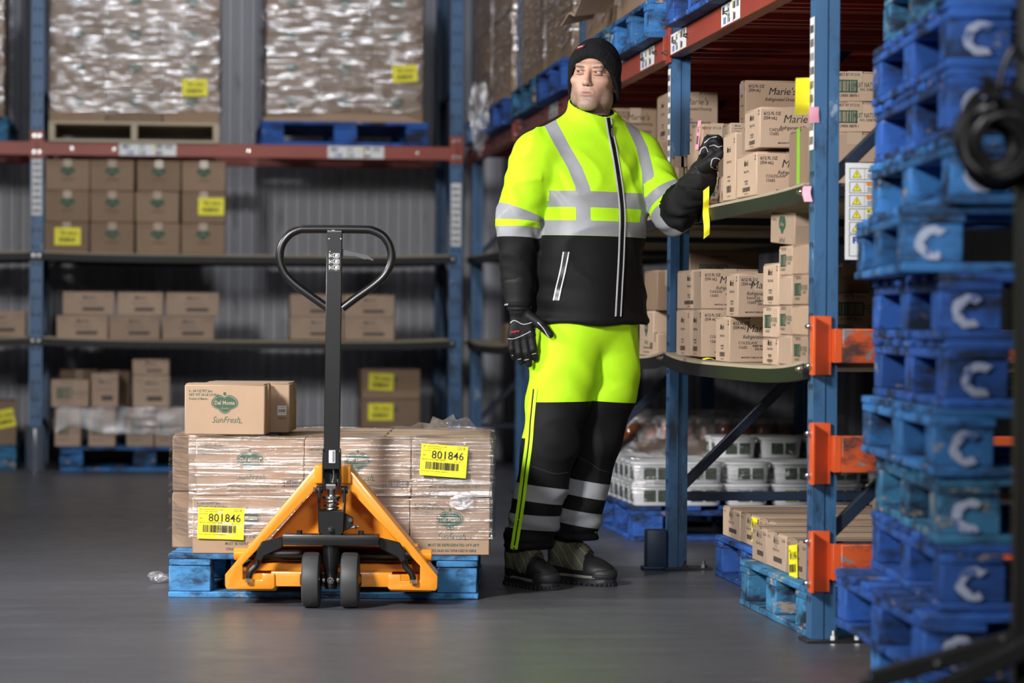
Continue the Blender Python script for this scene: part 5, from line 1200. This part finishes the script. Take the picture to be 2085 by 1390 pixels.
lip = np.clip(1.6*np.exp(-(x/.0245)**4-((z+.0748+.6*np.abs(x)*np.abs(x)*20)/.0068)**2)*(y < -.07)-.35,0,1)*.75
brow = np.clip(1.9*np.exp(-((np.abs(x)-.032)/.019)**4-((z-.0155-.10*(np.abs(x)-.03))/.0046)**2)*(y < -.05)-.30,0,1)*.9
eyeb = np.exp(-((np.abs(x)-.031)/.016)**2-((z+.006)/.012)**2)*(y < -.06)
def skin_mat():
    m, nt, bs = newmat('skin'); vec = coords(nt, (1,1,1), False)
    def A(n): q = N(nt, 'ShaderNodeAttribute', attribute_name=n); return q.outputs['Fac']
    c = mixc(nt, noise(nt, vec, 45, 5), (.40,.215,.150), (.56,.34,.25))
    mu = N(nt, 'ShaderNodeMath', operation='MULTIPLY'); L(nt, A('beard'), mu.inputs[0]); st_ = ramp(nt, noise(nt, vec, 900, 2), .36, .60); L(nt, st_, mu.inputs[1])
    c = mixc(nt, mu.outputs[0], c, (.115,.095,.08)); c = mixc(nt, A('lip'), c, (.30,.11,.095)); c = mixc(nt, A('under'), c, (.36,.17,.13)); c = mixc(nt, A('brow'), c, (.050,.032,.022))
    L(nt, c, bs.inputs['Base Color']); bs.inputs['Roughness'].default_value = .52; bs.inputs['Subsurface Weight'].default_value = .12; bs.inputs['Subsurface Radius'].default_value = (.01,.004,.002); bs.inputs['Subsurface Scale'].default_value = .5
    bump(nt, bs, noise(nt, vec, 320, 3), .2, .0015); return m
at = {'beard': beard, 'lip': lip, 'brow': brow, 'under': .45*eyeb}
BODY = obj('body', smesh(hv, hf, at, 'body'), skin_mat(), MAN, tuple(HC), HR.to_euler())
EYEW = mat('eye_white', (.50,.47,.45), .12, var=.04); IRIS = mat('brown_iris', (.03,.018,.012), .1)
em = MB().lathe([(.0122*math.sin(a), -.0122*math.cos(a)) for a in [PI*i/10 for i in range(11)]], 16, ax='y').mesh('eye'); im = MB().lathe([(.0,-.0127),(.0032,-.0126),(.0056,-.0113),(.0058,-.0108),(0,-.0108)],14,ax='y').mesh('iris')
for s in (-1,1):
    e = obj('eye', em, EYEW, BODY, (s*.031,-.0738,-.001), (0,0,math.radians(-24))); obj('iris', im, IRIS, e)
# ---- beanie
def beanie(P):
    Q = P.copy(); Q[:,2] = np.maximum(P[:,2], .022); tp = 1+.45*np.clip(.022-P[:,2],0,1); Q[:,0] *= tp; Q[:,1] = (Q[:,1]-.018)*tp+.018
    o = ell(Q,(0,.018,.022),(.0890,.108,.101)); rim = P[:,2]-np.maximum(.044-1.18*(P[:,1]+.088), -.092)
    cuff = np.clip((.068-np.abs(rim-.012))*70,0,1); o = o-.0050*cuff
    o = o-.0012*np.sin(np.arctan2(P[:,0],P[:,1]-.018)*90)*np.clip(P[:,2]*-8+1.1,0,1)
    inn = ell(Q,(0,.018,.022),(.081,.100,.090))
    return smax(smax(o, -rim, .006), -inn, .003)
bv_, bf_ = surf(beanie, (-.108,-.12,-.11), (.108,.145,.14), .0024, 1)
def knit():
    m, nt, bs = newmat('black_rib_knit'); vec = coords(nt, (1,1,1), False)
    L(nt, mixc(nt, noise(nt, vec, 60), (.007,.007,.008), (.016,.016,.018)), bs.inputs['Base Color']); bs.inputs['Roughness'].default_value = .95; bs.inputs['Specular IOR Level'].default_value = .15
    w = N(nt, 'ShaderNodeTexWave'); w.wave_type = 'BANDS'; w.bands_direction = 'X'; w.inputs['Scale'].default_value = 75; L(nt, vec, w.inputs[0]); bump(nt, bs, w.outputs['Fac'], .6, .003); return m
BN = obj('beanie', smesh(bv_, bf_, None, 'beanie'), knit(), MAN, tuple(HC+np.array([0,0,.010])), HR.to_euler())
BB = bvh_of(bv_, bf_)
lg = PB(); pil = lambda a, b: [(a*math.cos(t)+(math.copysign(b,math.cos(t))), a*math.sin(t)) for t in [2*PI*i/24 for i in range(24)]]
lg.ring(pil(.0066,.012), pil(.0052,.012), 'r'); lg.poly(pil(.0052,.012), 'k'); lg.text('RefrigiWear', 0, -.0022, .0048, 'w', .72, .2, bold=.03, lift=.0006)
h_, n_, _, _ = BB.ray_cast(Vector((-.036,-1,.074)), Vector((0,1,0)))
q_ = (-n_ if n_.y > 0 else n_).to_track_quat('Z','Y'); base_ = h_+(-n_ if n_.y > 0 else n_)*.0028
for i, (ink, me) in enumerate(lg.meshes('logo').items()):
    o = obj('logo_patch', me, INK[ink], BN, base_+(-n_ if n_.y > 0 else n_)*.0003*i); o.rotation_mode = 'QUATERNION'; o.rotation_quaternion = q_ @ Matrix.Rotation(math.radians(12),3,'Z').to_quaternion()
# ---- gloves
GLV = mat('black_glove_leather', (.007,.007,.008), .6, spec=.25, var=.4, vscale=80, bmp=.25, bscale=160); STITCH = mat('grey_stitching', (.40,.40,.42), .6)
def gl_r(P):
    y0 = -.138; o = cone(P,(-.231,-.131,1.045),(-.228,-.132,.985),.0545,.047)
    o = smin(o, cone(P,(-.228,-.132,.975),(-.226,-.134,.955),.043,.036), .01); o = o+.0018*np.sin(P[:,2]*420)*np.exp(-((P[:,2]-.955)/.012)**2)
    for kx, kz in ((-.184,.868),(-.207,.862),(-.230,.860),(-.249,.866)): o = smin(o, cone(P,(-.222+.3*(kx+.222),y0+.004,.945),(kx,y0,kz),.0215,.0165), .010)
    for c in ([(-.184,y0,.865,.0145),(-.175,y0-.006,.818,.013),(-.168,y0+.004,.787,.0118)], [(-.2075,y0,.862,.0150),(-.198,y0-.008,.806,.0132),(-.190,y0+.003,.767,.0120)],
              [(-.2305,y0,.860,.0142),(-.2235,y0-.006,.806,.0128),(-.2155,y0+.006,.773,.0115)], [(-.2515,y0,.862,.0128),(-.2485,y0-.003,.818,.0115),(-.2415,y0+.008,.790,.0105)],
              [(-.200,y0-.004,.935,.020),(-.152,y0-.022,.903,.0162),(-.119,y0-.026,.868,.0128)]): o = smin(o, chain(P, c, .006), .005)
    return o
gv, gf = surf(gl_r, (-.31,-.22,.74), (-.09,-.06,1.08), .0027, 1)
GR = obj('glove', smesh(gv, gf, None, 'glove'), GLV, MAN); GB = bvh_of(gv, gf)
for pts in ([(1030,672),(1042,655),(1050,653),(1065,660),(1082,656)], [(1030,688),(1045,689),(1062,683),(1080,674)], [(1094,656),(1105,668),(1114,682),(1119,688)]): drape('stitching', GB, [(mx(a,b), mz(a,b)) for a, b in pts], .0028, STITCH, GR, .0014, 5, .001)
for a, b in ((1040,723),(1056,730),(1071,731),(1086,719)): drape('stitching', GB, [(mx(a-4,b+1), mz(a-4,b+1)), (mx(a+5,b-1), mz(a+5,b-1))], .0022, STITCH, GR, .0014, 3, .001)
def flat_text(t, bv, px, py, h, ink, parent, rot=0., sx=.8, bold=.02, shear=.0):
    p = PB().text(t, 0, 0, h, ink, sx, shear, bold); c = ray(bv, mx(px,py), mz(px,py), .0025)
    if c is None: return
    for ink_, me in p.meshes('t').items():
        o = obj('printed_text', me, INK[ink_], parent, c); o.rotation_euler = (Matrix.Rotation(PI/2,3,'X') @ Matrix.Rotation(rot,3,'Z')).to_euler()
flat_text('RefrigiWear', GB, 1049, 676, .0068, 'r', GR, .16, .62, .02, .2); flat_text('10 LARGE', GB, 1034, 621, .0055, 'w', GR, .25, .6)
def gl_l(P):
    o = cone(P,(.384,-.142,1.385),(.398,-.162,1.420),.0575,.049); o = smin(o, cone(P,(.400,-.166,1.428),(.406,-.176,1.442),.041,.036), .006); o = o+.0018*np.sin((P[:,2]+P[:,0])*300)*np.exp(-((P[:,2]-1.432)/.014)**2)
    for i in range(4):
        yy = -.146-.027*i; dz = (.000,.008,.008,-.002)[i]; k = .402-.002*i; e = (.0,.004,.002,-.006)[i]
        o = smin(o, cone(P,(.404,-.180,1.445),(k,yy-.004,1.492+dz),.024,.0165), .010)
        o = smin(o, chain(P, [(k,yy-.004,1.492+dz,.0150),(k+.012,yy-.010,1.524+dz,.0140),(k+.044+e,yy-.016,1.527+dz,.0128),(k+.058+e,yy-.018,1.502+dz,.0115)], .005), .0025)
    o = smin(o, chain(P, [(.400,-.212,1.442,.023),(.424,-.252,1.458,.0185),(.452,-.256,1.484,.0142)], .006), .006)
    return smin(o, ell(P,(.424,-.206,1.484),(.030,.044,.036)), .008)
lv, lf = surf(gl_l, (.31,-.30,1.31), (.50,-.07,1.58), .0027, 1)
GL = obj('glove', smesh(lv, lf, None, 'glove'), GLV, MAN); LB = bvh_of(lv, lf)
for pts in ([(1416,322),(1419,312),(1427,308),(1432,318)], [(1437,345),(1440,333),(1450,331),(1462,338),(1467,336)], [(1437,347),(1446,350),(1456,349),(1466,340)], [(1434,306),(1444,304),(1452,308),(1462,305)], [(1425,300),(1437,290),(1450,287)]): drape('stitching', LB, [(mx(a,b), mz(a,b)) for a, b in pts], .0028, STITCH, GL, .0014, 5, .001)
# ---- boots
def boot(loc, yaw):
    B = obj('boot', None, None, MAN, loc, (0,0,yaw)) if False else None
    def up(P):
        o = chain(P, [(.060,0,.055,.046),(.058,0,.11,.047),(.052,0,.19,.050)], .02)
        o = smin(o, chain(P, [(.075,0,.085,.047),(.14,0,.070,.046),(.205,0,.052,.045)], .03), .03)
        o = smin(o, ell(P,(.235,0,.048),(.062,.050,.036)), .03); o = smin(o, ell(P,(.045,0,.045),(.048,.042,.05)), .02)
        o = smin(o, ell(P,(.125,0,.115),(.05,.028,.03)), .03)
        return np.maximum(np.maximum(o, .024-P[:,2]), P[:,2]-.20)
    v, f = cached('bootv', lambda: surf(up, (-.02,-.07,.015), (.32,.07,.21), .004, 1))
    X, Y, Z = v.T
    pan = np.minimum(np.minimum(Z-.052-.22*np.clip(.16-X,0,1)*.5-.0, .205-X-.35*(Z-.06)), X-.028)
    me = cached('bootm', lambda: smesh(v, f, {'panel': np.clip(pan,-.03,.03)}, 'boot'))
    def bm_():
        m, nt, bs = newmat('boot_leather'); vec = coords(nt, (1,1,1), False); a = N(nt, 'ShaderNodeAttribute', attribute_name='panel')
        q = N(nt, 'ShaderNodeMath', operation='GREATER_THAN'); q.inputs[1].default_value = 0; L(nt, a.outputs['Fac'], q.inputs[0])
        w = N(nt, 'ShaderNodeTexWave'); w.bands_direction = 'DIAGONAL'; w.inputs['Scale'].default_value = 13; w.inputs['Distortion'].default_value = 2.5; L(nt, vec, w.inputs[0])
        stt = ramp(nt, w.outputs['Fac'], .983, .99); pc = mixc(nt, stt, mixc(nt, noise(nt, vec, 90), (.065,.062,.050), (.115,.11,.09)), (.20,.33,.03))
        L(nt, mixc(nt, q.outputs[0], (.010,.010,.011), pc), bs.inputs['Base Color']); bs.inputs['Roughness'].default_value = .5; bump(nt, bs, noise(nt, vec, 260), .2, .002); return m
    m = cached('bootmat', bm_); R = obj('boot', me, m, MAN, loc, (0,0,yaw))
    out = [(-.004,0),(.0,-.030),(.03,-.043),(.09,-.040),(.15,-.043),(.21,-.052),(.26,-.048),(.29,-.030),(.301,0),(.29,.030),(.26,.048),(.21,.052),(.15,.043),(.09,.040),(.03,.043),(.0,.030)]
    sm = cached('sole', lambda: MB().prism([(a*1.0,b*1.02) for a, b in out], .006, .026, 'z').mesh('sole',.003))
    so = obj('sole', sm, mat('boot_sole_rubber',(.013,.014,.017),.6) if 'boot_sole_rubber' not in bpy.data.materials else bpy.data.materials['boot_sole_rubber'], R)
    obj('midsole', cached('mid', lambda: MB().prism([(a*.985+.002,b*1.05) for a, b in out], .026, .036, 'z').mesh('mid',.002)), mat('boot_midsole_grey',(.17,.165,.14),.6) if 'boot_midsole_grey' not in bpy.data.materials else bpy.data.materials['boot_midsole_grey'], R)
    def lugs():
        mb = MB()
        for i in range(len(out)):
            a, b = out[i], out[(i+1) % len(out)]
            for t in (.15,.6):
                cx, cy = a[0]+(b[0]-a[0])*t, a[1]+(b[1]-a[1])*t; mb.box(cx*.97+.004-.008,cy*.93-.007,0,cx*.97+.004+.008,cy*.93+.007,.012)
        return mb.mesh('lugs',.001)
    lgm = cached('lugs', lugs); lo = obj('tread_lugs', lgm, so.material_slots[0].material, so); lo['kind'] = 'stuff'
    def cap(P):
        o = ell(P,(.238,0,.040),(.067,.055,.040)); o = np.maximum(np.maximum(o, .243+.25*(P[:,2]-.02)*2-P[:,0]), .008-P[:,2]); return np.maximum(o, P[:,2]-.058)+.0012*np.sin(P[:,2]*700)
    cv, cf = cached('capv', lambda: surf(cap, (.22,-.07,0), (.32,.07,.08), .0032, 1)); cm = cached('capm', lambda: smesh(cv, cf, None, 'toe_cap')); obj('toe_cap', cm, so.material_slots[0].material, R)
    lm_ = bpy.data.materials.get('boot_lace') or mat('boot_lace', (.02,.02,.018), .7, var=.2, wear=((.30,.34,.04),.42,150,.03))
    bb = bvh_of(v, f); lace = []
    for i in range(5):
        x_ = .098+.022*i; pts = []
        for yy in (-.030,-.018,0,.018,.030):
            h = bb.ray_cast(Vector((x_+(yy*.25 if i % 2 else -yy*.25),yy,.5)), Vector((0,0,-1)))[0]; pts.append((h.x,h.y,h.z+.004))
        obj('lace', MB().tube(spline(pts,4),.0032,6).mesh('lace'), lm_, R)
    h = bb.ray_cast(Vector((.10,0,.5)), Vector((0,0,-1)))[0]
    for s in (-1,1):
        obj('lace_loop', MB().tube(spline([(.105,0,h.z+.008),(.095,s*.03,h.z+.016),(.12,s*.048,h.z-.006),(.13,s*.03,h.z-.004),(.108,0,h.z+.008)],5),.003,6).mesh('ll'), lm_, R)
    obj('lace_end', MB().tube(spline([(.108,0,h.z+.008),(.14,.02,h.z+.004),(.19,.035,h.z-.022)],5),.003,6).mesh('le'), lm_, R)
    return R
boot((-.244,.045,0), math.radians(-63)); boot((-.108,.165,0), math.radians(-45))
